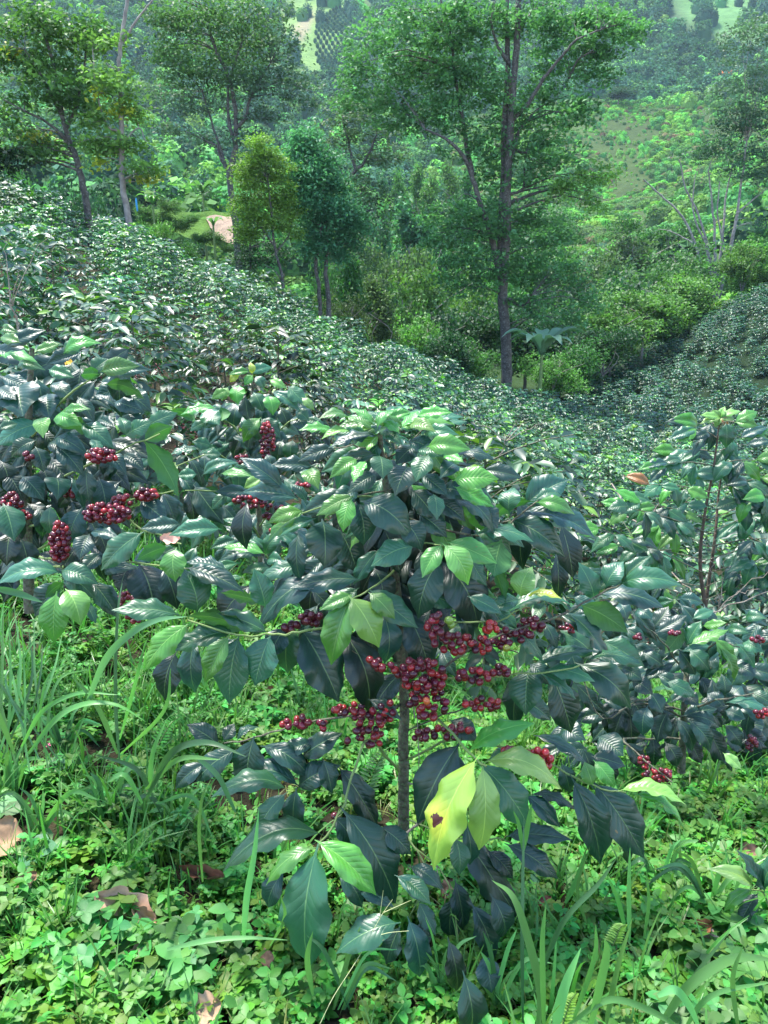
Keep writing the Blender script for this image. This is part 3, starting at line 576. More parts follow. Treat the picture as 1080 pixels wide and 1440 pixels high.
# ------------------------------------------------------------------ coffee plant on the right
r = np.random.default_rng(14)
rb = gpt(960, 1075, 1.8); rplant = empty('coffee_plant', rb, 'spreading dark coffee plant on the right with drooping bluish leaves', 'coffee plant')
right_txt = '''1003,998<961,1007,20,d;1007,1022<970,1007,18,d;995,1050<967,1013,22,d;970,1051<950,1010,20,d;926,1040<938,1004,26,d;905,1030<911,995,26,d;864,1034<878,998,24,e;887,1045<885,1004,22,e
1015,1066<991,1022,26,e;1078,1028<1024,995,18,d;1074,998<1024,989,14,m;1041,967<1024,985,22,d;1015,951<1018,977,18,d;997,977<1015,992,22,d;984,877<967,906,20,m;1018,888<973,906,14,g
1031,930<1006,900,18,g;964,915<997,909,14,m;1030,953<1012,912,12,g;975,945<955,915,24,d;994,939<970,915,24,m;938,915<961,885,20,k;938,856<921,880,22,d;961,868<926,888,20,d
973,977<938,960,20,m;899,933<849,903,30,m;793,891<831,921,30,m;1058,935<1035,905,16,m;1018,876<990,880,12,g;1085,990<1056,975,18,m;873,1060<843,1037,34,d;820,1040<790,1030,30,d;1040,1080<1018,1060,14,v
900,955<875,940,20,d;930,935<905,920,18,d;915,975<890,960,22,d;950,965<925,950,18,d;980,990<960,975,20,d;1045,1010<1020,1000,18,d;1060,950<1035,940,18,d;1070,915<1045,905,16,m;1000,860<975,870,14,m
880,915<860,900,18,d;905,900<880,885,18,d;860,970<840,950,22,d;900,1010<880,980,22,e;930,1000<915,975,22,d;1040,1045<1020,1020,20,d;860,1100<850,1065,24,e;830,1090<820,1055,24,e;900,1075<880,1045,22,e
950,1075<935,1045,22,e;985,1070<970,1040,20,e;800,1110<790,1075,24,e;1050,890<1025,885,14,m;1075,870<1050,870,14,m;945,845<925,850,12,m;915,870<895,860,16,d;880,870<870,850,18,d'''
for bx, by, tx, ty, w, t in parse(right_txt):
    traced_leaf(rplant, r, bx, by, tx, ty, w, t, 2.12 - max(0, by - 950) * .0011 + off(t) + r.uniform(-.03, .03))
for k in range(130):
    y = r.uniform(840, 1060); x = r.uniform(790, 1100); a = r.uniform(-1.5, 1.5); l = r.uniform(30, 52)
    traced_leaf(rplant, r, x, y, x + l * math.sin(a), y + l * math.cos(a), r.uniform(12, 24), 'd' if y < 950 else 'e', 2.3 + r.uniform(-.1, .35))
twig('stem', rplant, [(958, 1085, 2.2), (962, 1000, 2.2), (968, 920, 2.25), (975, 850, 2.3)], .014, .005, M_STEM, sides=8)
for pts in ([(962, 1000, 2.2), (900, 990, 2.1), (870, 1000, 2.05)], [(962, 1000, 2.2), (1010, 985, 2.05), (1060, 975, 2.05)], [(965, 950, 2.2), (930, 900, 2.1), (905, 880, 2.1)], [(966, 930, 2.2), (1010, 905, 2.1), (1040, 910, 2.1)],
            [(960, 1040, 2.2), (880, 1040, 2.05), (900, 1060, 1.98), (945, 1100, 1.9)], [(960, 1010, 2.2), (900, 985, 2.1), (850, 1010, 2.1), (812, 940, 2.15)]):
    twig('branch', rplant, pts, .0036, .002, M_STEM, wob=.003)
for a in [(925, 1090, 20, 9, 26, 1.95), (905, 1072, 8, 8, 10, 1.98), (895, 1128, 7, 8, 7, 2.1), (1070, 1003, 9, 6, 9, 2.0), (1058, 1045, 8, 10, 12, 2.1), (950, 888, 10, 4, 5, 2.1), (895, 895, 6, 5, 4, 2.1), (800, 885, 12, 10, 12, 2.1), (1065, 900, 8, 5, 6, 2.1)]:
    cherries(rplant, r, *a, rad=.0072)
# low seedling at the right edge
sb = gpt(1085, 1275); sl = empty('coffee_seedling', sb, 'low coffee seedling with a few broad leaves at the right edge of the weeds', 'coffee seedling')
for q in [(1056, 1250, 1001, 1225, 20, 'v'), (1073, 1255, 1040, 1202, 16, 'd'), (1056, 1253, 1022, 1279, 17, 'g'), (1065, 1258, 1043, 1296, 22, 'd'), (1075, 1250, 1100, 1200, 20, 'm')]:
    traced_leaf(sl, r, *q, 1.5)
twig('stem', sl, [(1085, 1290, 1.52), (1074, 1256, 1.5), (1056, 1251, 1.5)], .003, .0015, M_GREEN_TWIG)

# ------------------------------------------------------------------ generated coffee bushes
def bush_leaves(seed, H=1.5, R=.75, nb=46, pairs=6, size=.13, droop=.35, young=.12):
    r = np.random.default_rng(seed); B, D, Nn, L, T = [], [], [], [], []
    brs = []
    for k in range(nb):
        h = H * (.16 + .84 * (k / nb) ** .8); f = h / H
        rad = R * (1.05 - .72 * max(0, f - .25) ** 1.3) * r.uniform(.75, 1.1)
        az = k * 2.4 + r.uniform(-.3, .3); up = .10 + .45 * f
        dx, dy = math.cos(az), math.sin(az); pts = []
        for q in np.linspace(0, 1, 7): pts.append((dx * rad * q, dy * rad * q, h + rad * (up * q - droop * q * q * (1.1 - .5 * f))))
        brs.append(np.array(pts)); P = brs[-1]
        for i in range(pairs):
            t = min(1, .26 + .74 * (i + 1 + (r.uniform(-.35, .35) if i < pairs - 1 else 0)) / pairs); a = t * 6; i0 = min(int(a), 5); p = P[i0] + (P[i0 + 1] - P[i0]) * (a - i0); tg = P[i0 + 1] - P[i0]; tg = tg / np.linalg.norm(tg)
            sd = np.array([-dy, dx, 0])
            for s in (-1, 1):
                last = i == pairs - 1
                d = tg * (.55 + .5 * last) + sd * s * (.75 - .35 * last) + np.array([0, 0, -r.uniform(.15, .8) * (1.15 - .6 * f)]); d /= np.linalg.norm(d)
                n = np.array([0, 0, 1.]) + tg * .35 + r.normal(0, .28, 3)
                B.append(p); D.append(d); n = n + r.normal(0, .2, 3); Nn.append(n); l = size * r.uniform(.6, 1.2) * (.8 if last else 1); L.append(l)
                y = r.random() < young * (2.2 if last and f > .5 else .4)
                c = np.array(TONE['g'] if y else TONE['m'] if r.random() < .5 else TONE['d']) * r.uniform(.7, 1.3); T.append(c)
    for k in range(10):
        az = k * 1.9; el = r.uniform(.15, .8); d = np.array([math.cos(az) * math.cos(el), math.sin(az) * math.cos(el), math.sin(el)])
        B.append(np.array([0, 0, H * 1.02 - .01 * k])); D.append(d); Nn.append(np.array([0, 0, 1.]) - d * .2); L.append(size * .75); T.append(np.array(TONE['g']) * r.uniform(.7, 1.2))
    return [np.array(a) for a in (B, D, Nn, L, T)], brs
def leaves_np(B, D, Nn, L, T, asp=.42, fold=.16):
    """folded six-point leaves, droop built in"""
    n = len(B); D = unit(D); Z = unit(Nn - D * np.sum(Nn * D, 1, keepdims=True)); X = np.cross(D, Z); L = L[:, None]; W = L * asp * .5
    V = np.stack([B, B + D * L * .33 - X * W * .95 + Z * L * .09, B + D * L * .7 - X * W * .8 + Z * L * .04, B + D * L - Z * L * .10, B + D * L * .7 + X * W * .8 + Z * L * .04, B + D * L * .33 + X * W * .95 + Z * L * .09,
                  B + D * L * .5 + Z * L * (.09 - fold * .5)], 1).reshape(-1, 3)
    o = np.arange(n)[:, None] * 7
    Q = np.concatenate([o + np.array([0, 6, 2, 1]), o + np.array([6, 3, 3, 2])[None, :] * 1, ]) if False else None
    F4 = np.concatenate([o + np.array([0, 6, 2, 1]), o + np.array([0, 5, 4, 6])]); F3 = np.concatenate([o + np.array([6, 3, 2]), o + np.array([6, 4, 3])])
    return V, [F4, F3], np.repeat(T, 7, 0)
def berry_np(centers, rad, r):
    """little octahedral berries"""
    n = len(centers); dirs = np.array([(1, 0, 0), (0, 1, 0), (-1, 0, 0), (0, -1, 0), (0, 0, 1), (0, 0, -1)], float)
    V = (centers[:, None] + dirs[None] * rad).reshape(-1, 3); o = np.arange(n)[:, None] * 6
    tri = [(0, 1, 4), (1, 2, 4), (2, 3, 4), (3, 0, 4), (1, 0, 5), (2, 1, 5), (3, 2, 5), (0, 3, 5)]
    return V, np.concatenate([o + np.array(t) for t in tri]), np.repeat(np.array([.10, .008, .016]) * r.uniform(.6, 1.8, (n, 1)), 6, 0)
def bush_parts(seed, **kw):
    A, brs = bush_leaves(seed, **kw); V, Fs, C = leaves_np(*A); H = kw.get('H', 1.5)
    fol = npmesh('foliage', V, Fs, M_BUSH, C)
    TV, TQ = tubes([(np.array([(0, 0, -.15), (.01, .02, H * .4), (0, 0, H)]), [.02, .014, .006])] + [(b[::2], [.005, .004, .003, .002]) for b in brs[::2]], 4)
    stem = npmesh('stem', TV, TQ, M_STEM); r = np.random.default_rng(seed + 50)
    cs = []
    for b in brs[3:36:3]:
        q = r.uniform(.25, .6); i = int(q * 6)
        cs.append(b[i] + r.normal(0, .022, (r.integers(6, 16), 3)) + np.array([0, 0, -.01]))
    BV, BT, BC = berry_np(np.concatenate(cs), .0085, r)
    return A, fol, stem, npmesh('cherries', BV, BT, M_BERRY, BC)
NB = [bush_parts(100 + i, H=h, R=rr * .9, nb=n, pairs=6, size=.125) for i, (h, rr, n) in enumerate([(1.45, .72, 50), (1.3, .8, 46), (1.6, .68, 54), (1.2, .7, 44)])]
def joined_bush(seed, nb, pairs, size, H, R):
    A, brs = bush_leaves(seed, H=H, R=R, nb=nb, pairs=pairs, size=size); V, Fs, C = leaves_np(*A, asp=.5)
    TV, TQ = tubes([(np.array([(0, 0, -.15), (0, 0, H * .5), (0, 0, H)]), [.02, .014, .006])], 4)
    n = len(V); mi = [0] * (len(Fs[0]) + 0) 
    allF = [Fs[0], Fs[1], TQ + n]
    return npmesh('coffee_bush', np.concatenate([V, TV]), allF, None, np.concatenate([C, np.tile([.06, .05, .04], (len(TV), 1))]), mats=[M_BUSH, M_STEM], midx=[0] * (len(Fs[0]) + len(Fs[1])) + [1] * len(TQ))
MB = [joined_bush(200 + i, 50, 5, .125, h, rr * .82) for i, (h, rr) in enumerate([(1.4, .75), (1.2, .8), (1.5, .7), (1.1, .7)])]
FB = [joined_bush(300 + i, 34, 4, .17, h, rr * .85) for i, (h, rr) in enumerate([(1.3, .8), (1.1, .8), (1.4, .7)])]
# sites
r = np.random.default_rng(21); sites = []
for Y0 in np.arange(3.4, 86, 1.3):
    for X0 in np.arange(-52, 62, 1.32):
        X = X0 + r.uniform(-.35, .35) + (.6 if int(Y0 / 1.3) % 2 else 0); Y = Y0 + r.uniform(-.35, .35); Z = gz(X, Y)
        px, py = proj(X, Y, Z + .7)
        if not (-110 < px < 1190) or py > 1300: continue
        s = X / Y
        if Y > 9 and r.random() < .07: continue
        if Y > 44: X += r.uniform(-.6, .6); Y += r.uniform(-.6, .6); Z = gz(X, Y)
        if Y < 4.6 and px < 560: continue
        if Y < 4.2 and px > 560 and py > 930: continue
        if Y > 44:
            if px < 800 or s < .2: continue
            ridge = 540 - (px - 815) * .63
            if proj(X, Y, Z + 1.2)[1] < ridge - 6 or Y > 82: continue
        if Y > 36 and s < -.1 and proj(X, Y, Z)[1] < 200: continue
        if Y > 33 and 185 < px < 330: continue
        sites.append((Y, X, Z, px, py))
    if Y > 44: sites.append((Y + .65, X + .66, gz(X + .66, Y + .65), px, py))
sites.sort()
print('bush sites', len(sites))
zones = [(0, 7, 'coffee bush behind the front plants', 'nearest'), (7, 11, 'glossy coffee bush in near rows', 'near'), (11, 16, 'coffee bush in the dense middle rows', 'middle'), (16, 24, 'small coffee bush in the upper rows', 'upper'), (24, 99, 'tiny distant coffee bush', 'far')]
sides = [(-999, 140, 'at the left frame edge'), (140, 300, 'on the left slope'), (300, 460, 'beyond the pale-topped plant'), (460, 640, 'beyond the front plant top'), (640, 820, 'right of the front plant'), (820, 960, 'left of the tall sapling'), (960, 2000, 'at the right frame edge')]
rest = []; k_leafparts = 0
for i, (Y, X, Z, px, py) in enumerate(sites):
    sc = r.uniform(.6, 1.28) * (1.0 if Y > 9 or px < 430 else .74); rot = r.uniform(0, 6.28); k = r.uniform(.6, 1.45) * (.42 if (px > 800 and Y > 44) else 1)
    yl = r.uniform(1.0, 1.55); k *= 1 + .35 * min(1, max(0, (Y - 7) / 8)) * (px < 900 or Y < 44); c = (k * yl, k, k * r.uniform(.6, .95))  # bushes farther out tinted brighter: sky reflected off their leaves, put into the colour
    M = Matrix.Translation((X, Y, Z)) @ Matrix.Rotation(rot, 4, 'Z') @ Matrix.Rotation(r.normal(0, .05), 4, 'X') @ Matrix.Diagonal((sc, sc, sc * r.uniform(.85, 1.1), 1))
    if i < 300:
        zn = next(z for z in zones if z[0] <= Y < z[1]); side = next(q[2] for q in sides if q[0] <= px < q[1])
        lab = zn[2] + ', ' + side; grp = 'coffee bushes, ' + zn[3] + ' rows ' + side
        if Y < 11.5:
            A, fol, stem, ber = NB[r.integers(4)]
            o = empty('coffee_bush', (X, Y, Z), lab, 'coffee bush', grp)
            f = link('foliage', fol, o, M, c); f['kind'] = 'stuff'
            link('stem', stem, o, M); b = link('cherries', ber, o, M); b['kind'] = 'stuff'
            if k_leafparts < 22:
                k_leafparts += 1; n = 0
                A2, _ = bush_leaves(900 + i, H=1.45, R=.8, nb=26, pairs=3, size=.145)
                for q in range(len(A2[0])):
                    Bv = M @ Vector(A2[0][q]); Dv = (M.to_3x3() @ Vector(A2[1][q])).normalized(); T = Bv + Dv * A2[3][q]
                    if (Bv.y - Y) > .25: continue      # the side turned to the valley is foliage only
                    link('leaf', NEARL[q % 4], o, leaf_matrix(Bv, T, Vector(A2[2][q]), A2[3][q] * .43), A2[4][q] * np.array(c)); n += 1
                    if n > 80: break
        else:
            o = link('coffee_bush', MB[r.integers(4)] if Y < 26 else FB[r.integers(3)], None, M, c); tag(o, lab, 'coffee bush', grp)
    else: rest.append((X, Y, Z, rot, sc, r.integers(3), 0))
def scatter(name, rows, sources, label, kind='stuff', cat=None):
    """rows: x,y,z, rotx,roty,rotz, scale, index"""
    A = np.array(rows, float); me = bpy.data.meshes.new(name); me.vertices.add(len(A)); me.vertices.foreach_set('co', A[:, :3].astype(np.float32).ravel())
    a = me.attributes.new('rot', 'FLOAT_VECTOR', 'POINT'); a.data.foreach_set('vector', A[:, 3:6].astype(np.float32).ravel())
    a = me.attributes.new('scl', 'FLOAT', 'POINT'); a.data.foreach_set('value', A[:, 6].astype(np.float32))
    a = me.attributes.new('idx', 'INT', 'POINT'); a.data.foreach_set('value', A[:, 7].astype(np.int32))
    c = bpy.data.collections.new(name + '_sources')
    for i, s in enumerate(sources):
        so = bpy.data.objects.new('%s_source_%02d' % (name, i), s); c.objects.link(so)
    ng = bpy.data.node_groups.new(name, 'GeometryNodeTree'); ng.interface.new_socket('Geometry', in_out='INPUT', socket_type='NodeSocketGeometry'); ng.interface.new_socket('Geometry', in_out='OUTPUT', socket_type='NodeSocketGeometry')
    gi = ng.nodes.new('NodeGroupInput'); go = ng.nodes.new('NodeGroupOutput'); ip = ng.nodes.new('GeometryNodeInstanceOnPoints'); ci = ng.nodes.new('GeometryNodeCollectionInfo')
    ci.inputs['Collection'].default_value = c; ci.inputs['Separate Children'].default_value = True; ci.inputs['Reset Children'].default_value = True
    ip.inputs['Pick Instance'].default_value = True
    def attr(nm, t):
        n = ng.nodes.new('GeometryNodeInputNamedAttribute'); n.data_type = t; n.inputs['Name'].default_value = nm; return n.outputs['Attribute']
    e = ng.nodes.new('FunctionNodeEulerToRotation'); ng.links.new(attr('rot', 'FLOAT_VECTOR'), e.inputs[0])
    L = ng.links.new; L(gi.outputs[0], ip.inputs['Points']); L(ci.outputs[0], ip.inputs['Instance']); L(attr('idx', 'INT'), ip.inputs['Instance Index']); L(e.outputs[0], ip.inputs['Rotation']); L(attr('scl', 'FLOAT'), ip.inputs['Scale']); L(ip.outputs[0], go.inputs[0])
    o = bpy.data.objects.new(name, me); COL.objects.link(o); md = o.modifiers.new('scatter', 'NODES'); md.node_group = ng
    return tag(o, label, cat, None, kind)
lf = [q for q in rest if q[1] <= 44 or q[0] / q[1] < .2]; rt = [q for q in rest if not (q[1] <= 44 or q[0] / q[1] < .2)]
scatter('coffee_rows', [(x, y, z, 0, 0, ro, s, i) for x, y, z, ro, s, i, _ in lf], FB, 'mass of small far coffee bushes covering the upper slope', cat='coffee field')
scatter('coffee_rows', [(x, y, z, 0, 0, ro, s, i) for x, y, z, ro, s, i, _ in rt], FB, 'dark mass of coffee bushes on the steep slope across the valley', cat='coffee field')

for nm, it in OVER.items(): join_as_stuff('cherries', it, bpy.data.objects[nm], M_CHERRY, (.08, .007, .016))
for o_ in bpy.data.objects:
    if '_n' in o_: del o_['_n']
ORD = 'first second third fourth fifth sixth seventh eighth ninth tenth eleventh twelfth'.split()
near_b = {}
for o_ in list(COL.objects):
    if o_.get('category') == 'coffee bush' and 'label' in o_: near_b.setdefault(o_['label'], []).append(o_)
for lb, os_ in near_b.items():
    if 1 < len(os_) <= 12:
        os_.sort(key=lambda q: (q.matrix_basis.translation.x / q.matrix_basis.translation.y))
        for i, o_ in enumerate(os_): o_['label'] = lb.replace(', ', ', %s from the left ' % ORD[i])
# tall sapling on the right
r = np.random.default_rng(31)
sp0 = gpt(1000, 900, 2.5); sp = empty('coffee_plant', sp0, 'tall spindly coffee sapling with orange shoot tips on two bare reddish stems', 'coffee plant')
sp['group'] = 'coffee plants close to the camera'
for o_ in (plant, lplant, mplant, rplant): o_['group'] = 'coffee plants close to the camera'
Ds = 3.1
M_RED = bark_mat('reddish_stem', (.06, .04, .03), (.12, .08, .055), 30)
stems = [[(1000, 905, Ds), (985, 800, Ds), (990, 730, Ds), (1003, 660, Ds), (1013, 585, Ds)], [(985, 910, Ds), (995, 830, Ds + .05), (1005, 760, Ds + .05), (1010, 700, Ds + .1), (1016, 660, Ds + .1)]]
for s_ in stems: twig('stem', sp, s_, .0095, .003, M_RED, n=5)
for yy in np.arange(598, 850, 19):
    f = (yy - 585) / 270; cx = 1012 - f * 24
    for sgn in (-1, 1):
        ln = (22 + 115 * min(f * 1.5, 1)) * r.uniform(.7, 1.1); ex = cx + sgn * ln; ey = yy - ln * r.uniform(.0, .45); dz = r.uniform(-.3, .35)
        P = [(cx, yy, Ds), ((cx + ex) / 2, (yy + ey) / 2 - 4, Ds + dz / 2), (ex, ey, Ds + dz)]
        twig('branch', sp, P, .0026, .0012, M_STEM, n=2, sides=4)
        for t in np.linspace(.4, 1, 2 + int(ln / 45)):
            bx = cx + (ex - cx) * t; by = yy + (ey - yy) * t
            for q in (0, 1):
                last = t > .99; a = r.uniform(-1.5, 1.5) if not last else sgn * r.uniform(.8, 2.1); l = r.uniform(24, 38)
                tone = ('o' if r.random() < .25 else 'g') if last and r.random() < .5 else ('d' if r.random() < .3 else 'g' if r.random() < .25 else 'm')
                traced_leaf(sp, r, bx, by, bx + l * math.sin(a), by + l * math.cos(a), r.uniform(9, 17), tone if tone != 'o' else 'g', Ds + dz * t).color = (*jit(TONE[tone], r), 1)
for q in range(8):
    a = q * .8 + .2; l = r.uniform(16, 30); traced_leaf(sp, r, 1013, 588, 1013 + l * math.sin(a), 588 - l * .5 * math.cos(a), 8, 'v' if q % 2 else 'g', Ds).color = (*TONE['o' if q == 3 else 'v'], 1)
# bare twigs lying over the bushes
tw = [([(860, 680, 4), (905, 755, 3.6), (955, 815, 3.3), (985, 850, 3.2)], 'thin bare leaning twig right of the front plant'), ([(960, 890, 2.9), (1010, 858, 2.9), (1085, 830, 2.9)], 'pale dead twig lying over bushes at the right edge'),
      ([(30, 700 - 190, 5.2), (18, 430, 5.2), (8, 380, 5.2)], 'bare forked grey twigs standing at the left edge'), ([(700, 650, 8), (712, 620, 8), (726, 590, 8)], 'fine pale bare twig sticking out of the field beyond the front plant')]
for pts, lb in tw:
    t_ = empty('dead_twig', at(*pts[0]), lb, 'twig', 'bare twigs among the bushes')
    twig('shoot', t_, pts, .004 if pts[0][2] < 5 else .009, .002, M_TWIG, wob=.01)
    c0 = at(*pts[1])
    for k in range(4):
        e = c0 + Vector((r.uniform(-.35, .35), r.uniform(-.1, .1), r.uniform(.0, .4))) * (pts[0][2] / 4); twig('shoot', t_, [c0, (c0 + e) / 2 + Vector((0, 0, .03)), e], .0025 * pts[0][2] / 3.5, .001, M_TWIG, wob=.01)
# ------------------------------------------------------------------ trees
def leaf_quads(P, Nn, L, T, r, asp=.55):
    n = len(P); D = unit(r.normal(0, 1, (n, 3)) * [1, 1, .6]); Z = unit(Nn - D * np.sum(Nn * D, 1, keepdims=True)); X = np.cross(D, Z); L = L[:, None]
    V = np.stack([P - D * L * .5, P - X * L * asp * .5 + Z * L * .1, P + D * L * .5, P + X * L * asp * .5 + Z * L * .1], 1).reshape(-1, 3)
    return V, np.arange(n * 4).reshape(n, 4), np.repeat(T, 4, 0)
def blob_cloud(blobs, r, leaf, per=26, crad=.45, flat=.45, tone=(.05, .11, .04), tvar=.3, up=1.0):
    """blobs: (centre, rx, ry, rz, clusters[, tone]). Leaves sit in small flat clusters through each blob."""
    P, Nn, T = [], [], []
    for b in blobs:
        c, rx, ry, rz, n = b[:5]; tn = np.array(b[5] if len(b) > 5 else tone)
        d = unit(r.normal(0, 1, (n, 3))); q = r.random((n, 1)) ** .42; cc = np.array(c) + d * q * np.array([rx, ry, rz])
        cc[:, 2] -= .18 * rz * ((cc[:, 0] - c[0]) ** 2 + (cc[:, 1] - c[1]) ** 2) / (rx * rx)
        k = r.normal(0, 1, (n, per, 3)) * crad * np.array([.6, .6, .6 * flat]); pts = cc[:, None] + k
        P.append(pts.reshape(-1, 3)); Nn.append(r.normal(0, .55, (n * per, 3)) + [0, 0, up])
        T.append((tn * r.uniform(1 - tvar, 1 + tvar, (n, 1, 1)) * r.uniform(.8, 1.25, (n, per, 1)) * np.array([1, 1, 1])).reshape(-1, 3))
    P = np.concatenate(P); n = len(P)
    return leaf_quads(P, np.concatenate(Nn), leaf * r.uniform(.7, 1.3, n), np.concatenate(T), r)
def px_blob(cx, cy, rx, ry, D, n, tone=None, dz=0, deep=.8):
    k = (D + dz) / F; c = tuple(at(cx, cy, D + dz)); b = (c, rx * k, rx * k * deep, ry * k, n)
    return b + ((tone,) if tone is not None else ())
def traced_tree(name, label, cat, base, D, limbs, blobs, leaf, tone, bark, seed, group=None, per=26, crad=.45, flat=.45, deep=.8, mat=M_TREE, twigs=3, tvar=.3):
    r = np.random.default_rng(seed); b0 = at(*base, D); b0.z = min(b0.z, gz(b0.x, b0.y)) - .1
    o = empty(name, b0, label, cat, group); paths = []; nodes_ = []
    for L in limbs:
        pts, r0, r1 = L[0], L[1] * D / F, L[2] * D / F; dz = L[3] if len(L) > 3 else 0
        q = [at(p[0], p[1], D + dz * (i / max(1, len(pts) - 1))) for i, p in enumerate(pts)]
        if L is limbs[0] or (len(L) > 4 and L[4]): q = [Vector((q[0].x, q[0].y, min(q[0].z, gz(q[0].x, q[0].y)) - .2))] + q
        c = curve(q, 5, .012 * D / 30, seed + len(paths)); rad = np.linspace(r0, r1, len(c)); paths.append((c, rad)); nodes_ += [(c[i], rad[i]) for i in range(len(c))]
    NP = np.array([n[0] for n in nodes_]); NR = np.array([n[1] for n in nodes_])
    B = [px_blob(b[0], b[1], b[2], b[3], D, b[4], b[5] if len(b) > 5 else None, r.uniform(-1, 1) * deep * b[2] * D / F * .8, deep) for b in blobs]
    tw = []
    for b in B:
        for k in range(twigs):
            e = np.array(b[0]) + unit(r.normal(0, 1, 3)) * np.array([b[1], b[2], b[3]]) * .75
            w = np.linalg.norm(NP - e, axis=1) + np.maximum(0, NP[:, 2] - e[2]) * 1.5; i = int(np.argmin(w)); s = NP[i]; m = (s + e) / 2 + np.array([0, 0, .12 * np.linalg.norm(e - s)]) + r.normal(0, .04, 3) * np.linalg.norm(e - s)
            c = curve([s, m, e], 4, .02); r0 = min(NR[i] * .6, .012 * np.linalg.norm(e - s) + .01); tw.append((c, np.linspace(r0, .008, len(c))))
    V, Q = tubes(paths, 8); link('trunk', npmesh('trunk', V, Q, bark), o)
    if tw: V, Q = tubes(tw, 4); x_ = link('branches', npmesh('branches', V, Q, bark), o); x_['kind'] = 'stuff'
    V, Q, C = blob_cloud(B, r, leaf, per, crad, flat, tone, tvar)
    x_ = link('crown', npmesh('crown', V, Q, mat, C, smooth=False), o); x_['kind'] = 'stuff'
    return o
GRN = (.075, .18, .05); LGRN = (.13, .25, .06); TEAL = (.035, .10, .050); OLV = (.085, .12, .035); GREY = (.075, .14, .085); YEL = (.30, .34, .04)
# the great tree in the middle distance
traced_tree('shade_tree', 'tallest spreading shade tree with twin dark trunks rising from the valley edge', 'tree', (712, 535), 45,
    [([(712, 535), (711, 470), (707, 410), (712, 330), (713, 260), (717, 190), (723, 110), (728, 40), (732, -40)], 8.5, 3.2),
     ([(707, 415), (704, 340), (708, 250), (709, 180), (714, 90), (712, 20), (716, -40)], 5, 2.5, .6),
     ([(706, 400), (690, 330), (672, 275), (661, 240), (648, 215), (625, 195), (598, 182)], 4.5, 1.2, -1.5),
     ([(664, 245), (656, 205), (652, 175), (640, 110), (634, 50), (620, 0)], 3.2, 1.2, .5), ([(714, 245), (728, 190), (745, 165), (760, 150)], 3, 1, 1.2),
     ([(713, 200), (735, 215), (755, 200)], 2, .8, 1.5), ([(718, 170), (740, 150), (765, 110), (790, 80), (812, 55), (845, 42)], 3, 1, -1.5), ([(800, 110), (812, 85), (835, 70)], 1.6, .7, -1.5),
     ([(716, 90), (698, 60), (690, 30)], 2.5, 1, -1), ([(724, 60), (745, 20), (770, 5)], 2, .8, 1), ([(715, 420), (735, 430), (748, 415)], 2.5, 1, -1), ([(712, 275), (735, 265), (738, 235), (742, 205)], 2, .9, .8)],
    [(540, 60, 55, 40, 60), (520, 130, 48, 30, 55), (575, 30, 50, 35, 50), (600, 90, 60, 40, 70), (560, 160, 45, 26, 40), (640, 30, 45, 35, 50), (690, 20, 50, 30, 45), (650, 110, 55, 35, 60), (620, 160, 50, 28, 45),
     (700, 130, 45, 35, 45), (750, 40, 45, 38, 45), (800, 30, 45, 30, 50), (850, 45, 50, 28, 50), (882, 35, 28, 16, 22), (830, 90, 45, 28, 42), (780, 100, 40, 35, 40), (760, 160, 50, 32, 55), (815, 150, 38, 22, 28),
     (720, 190, 60, 35, 62), (780, 215, 48, 25, 40), (660, 200, 40, 25, 28), (700, 245, 40, 24, 30), (755, 250, 35, 20, 22), (505, 95, 22, 18, 16), (835, 25, 30, 20, 20), (650, 60, 50, 40, 40), (600, 130, 60, 35, 40),
     (640, 300, 45, 26, 50), (690, 310, 50, 30, 50), (620, 335, 28, 18, 18), (740, 300, 40, 26, 36), (665, 350, 50, 30, 45), (720, 350, 50, 30, 45), (770, 330, 40, 28, 36), (800, 265, 40, 16, 26, LGRN), (845, 245, 35, 14, 22, LGRN),
     (690, 385, 50, 26, 38), (755, 385, 50, 30, 46), (800, 390, 34, 28, 28), (820, 430, 32, 28, 26), (750, 430, 38, 22, 22), (640, 400, 34, 24, 22), (790, 460, 30, 20, 18), (840, 290, 26, 12, 12, LGRN)],
    .24, (.075, .185, .065), M_BARK_D, 41, per=24, crad=.46)
traced_tree('shade_tree', 'leaning leafy tree with a forked trunk on the left coffee slope', 'tree', (122, 286), 30,
    [([(122, 288), (115, 255), (107, 222), (98, 200), (88, 165), (82, 130), (75, 90), (62, 40), (60, -20)], 5, 1.2), ([(98, 200), (70, 175), (40, 158), (5, 140)], 2.2, .8, -1), ([(107, 222), (85, 190), (55, 180)], 2, .7, .6),
     ([(93, 182), (110, 140), (120, 80), (128, 20)], 2.4, .8, .8), ([(90, 170), (60, 110), (35, 70)], 2, .7, -.6)],
    [(25, 40, 34, 18, 22), (50, 85, 40, 22, 30), (95, 60, 36, 24, 30), (20, 150, 30, 20, 18), (75, 120, 42, 22, 34), (110, 110, 34, 20, 24), (30, 195, 40, 18, 24), (115, 155, 30, 18, 20), (60, 20, 40, 20, 24), (10, 90, 24, 16, 14),
     (12, 75, 10, 5, 4, YEL), (60, 195, 16, 6, 5, YEL), (70, 210, 40, 14, 18), (15, 225, 34, 22, 26, (.02, .05, .025)), (125, 40, 30, 20, 20)], .2, GRN, M_BARK_D, 42, 'trees standing on the left slope', per=22, crad=.4)
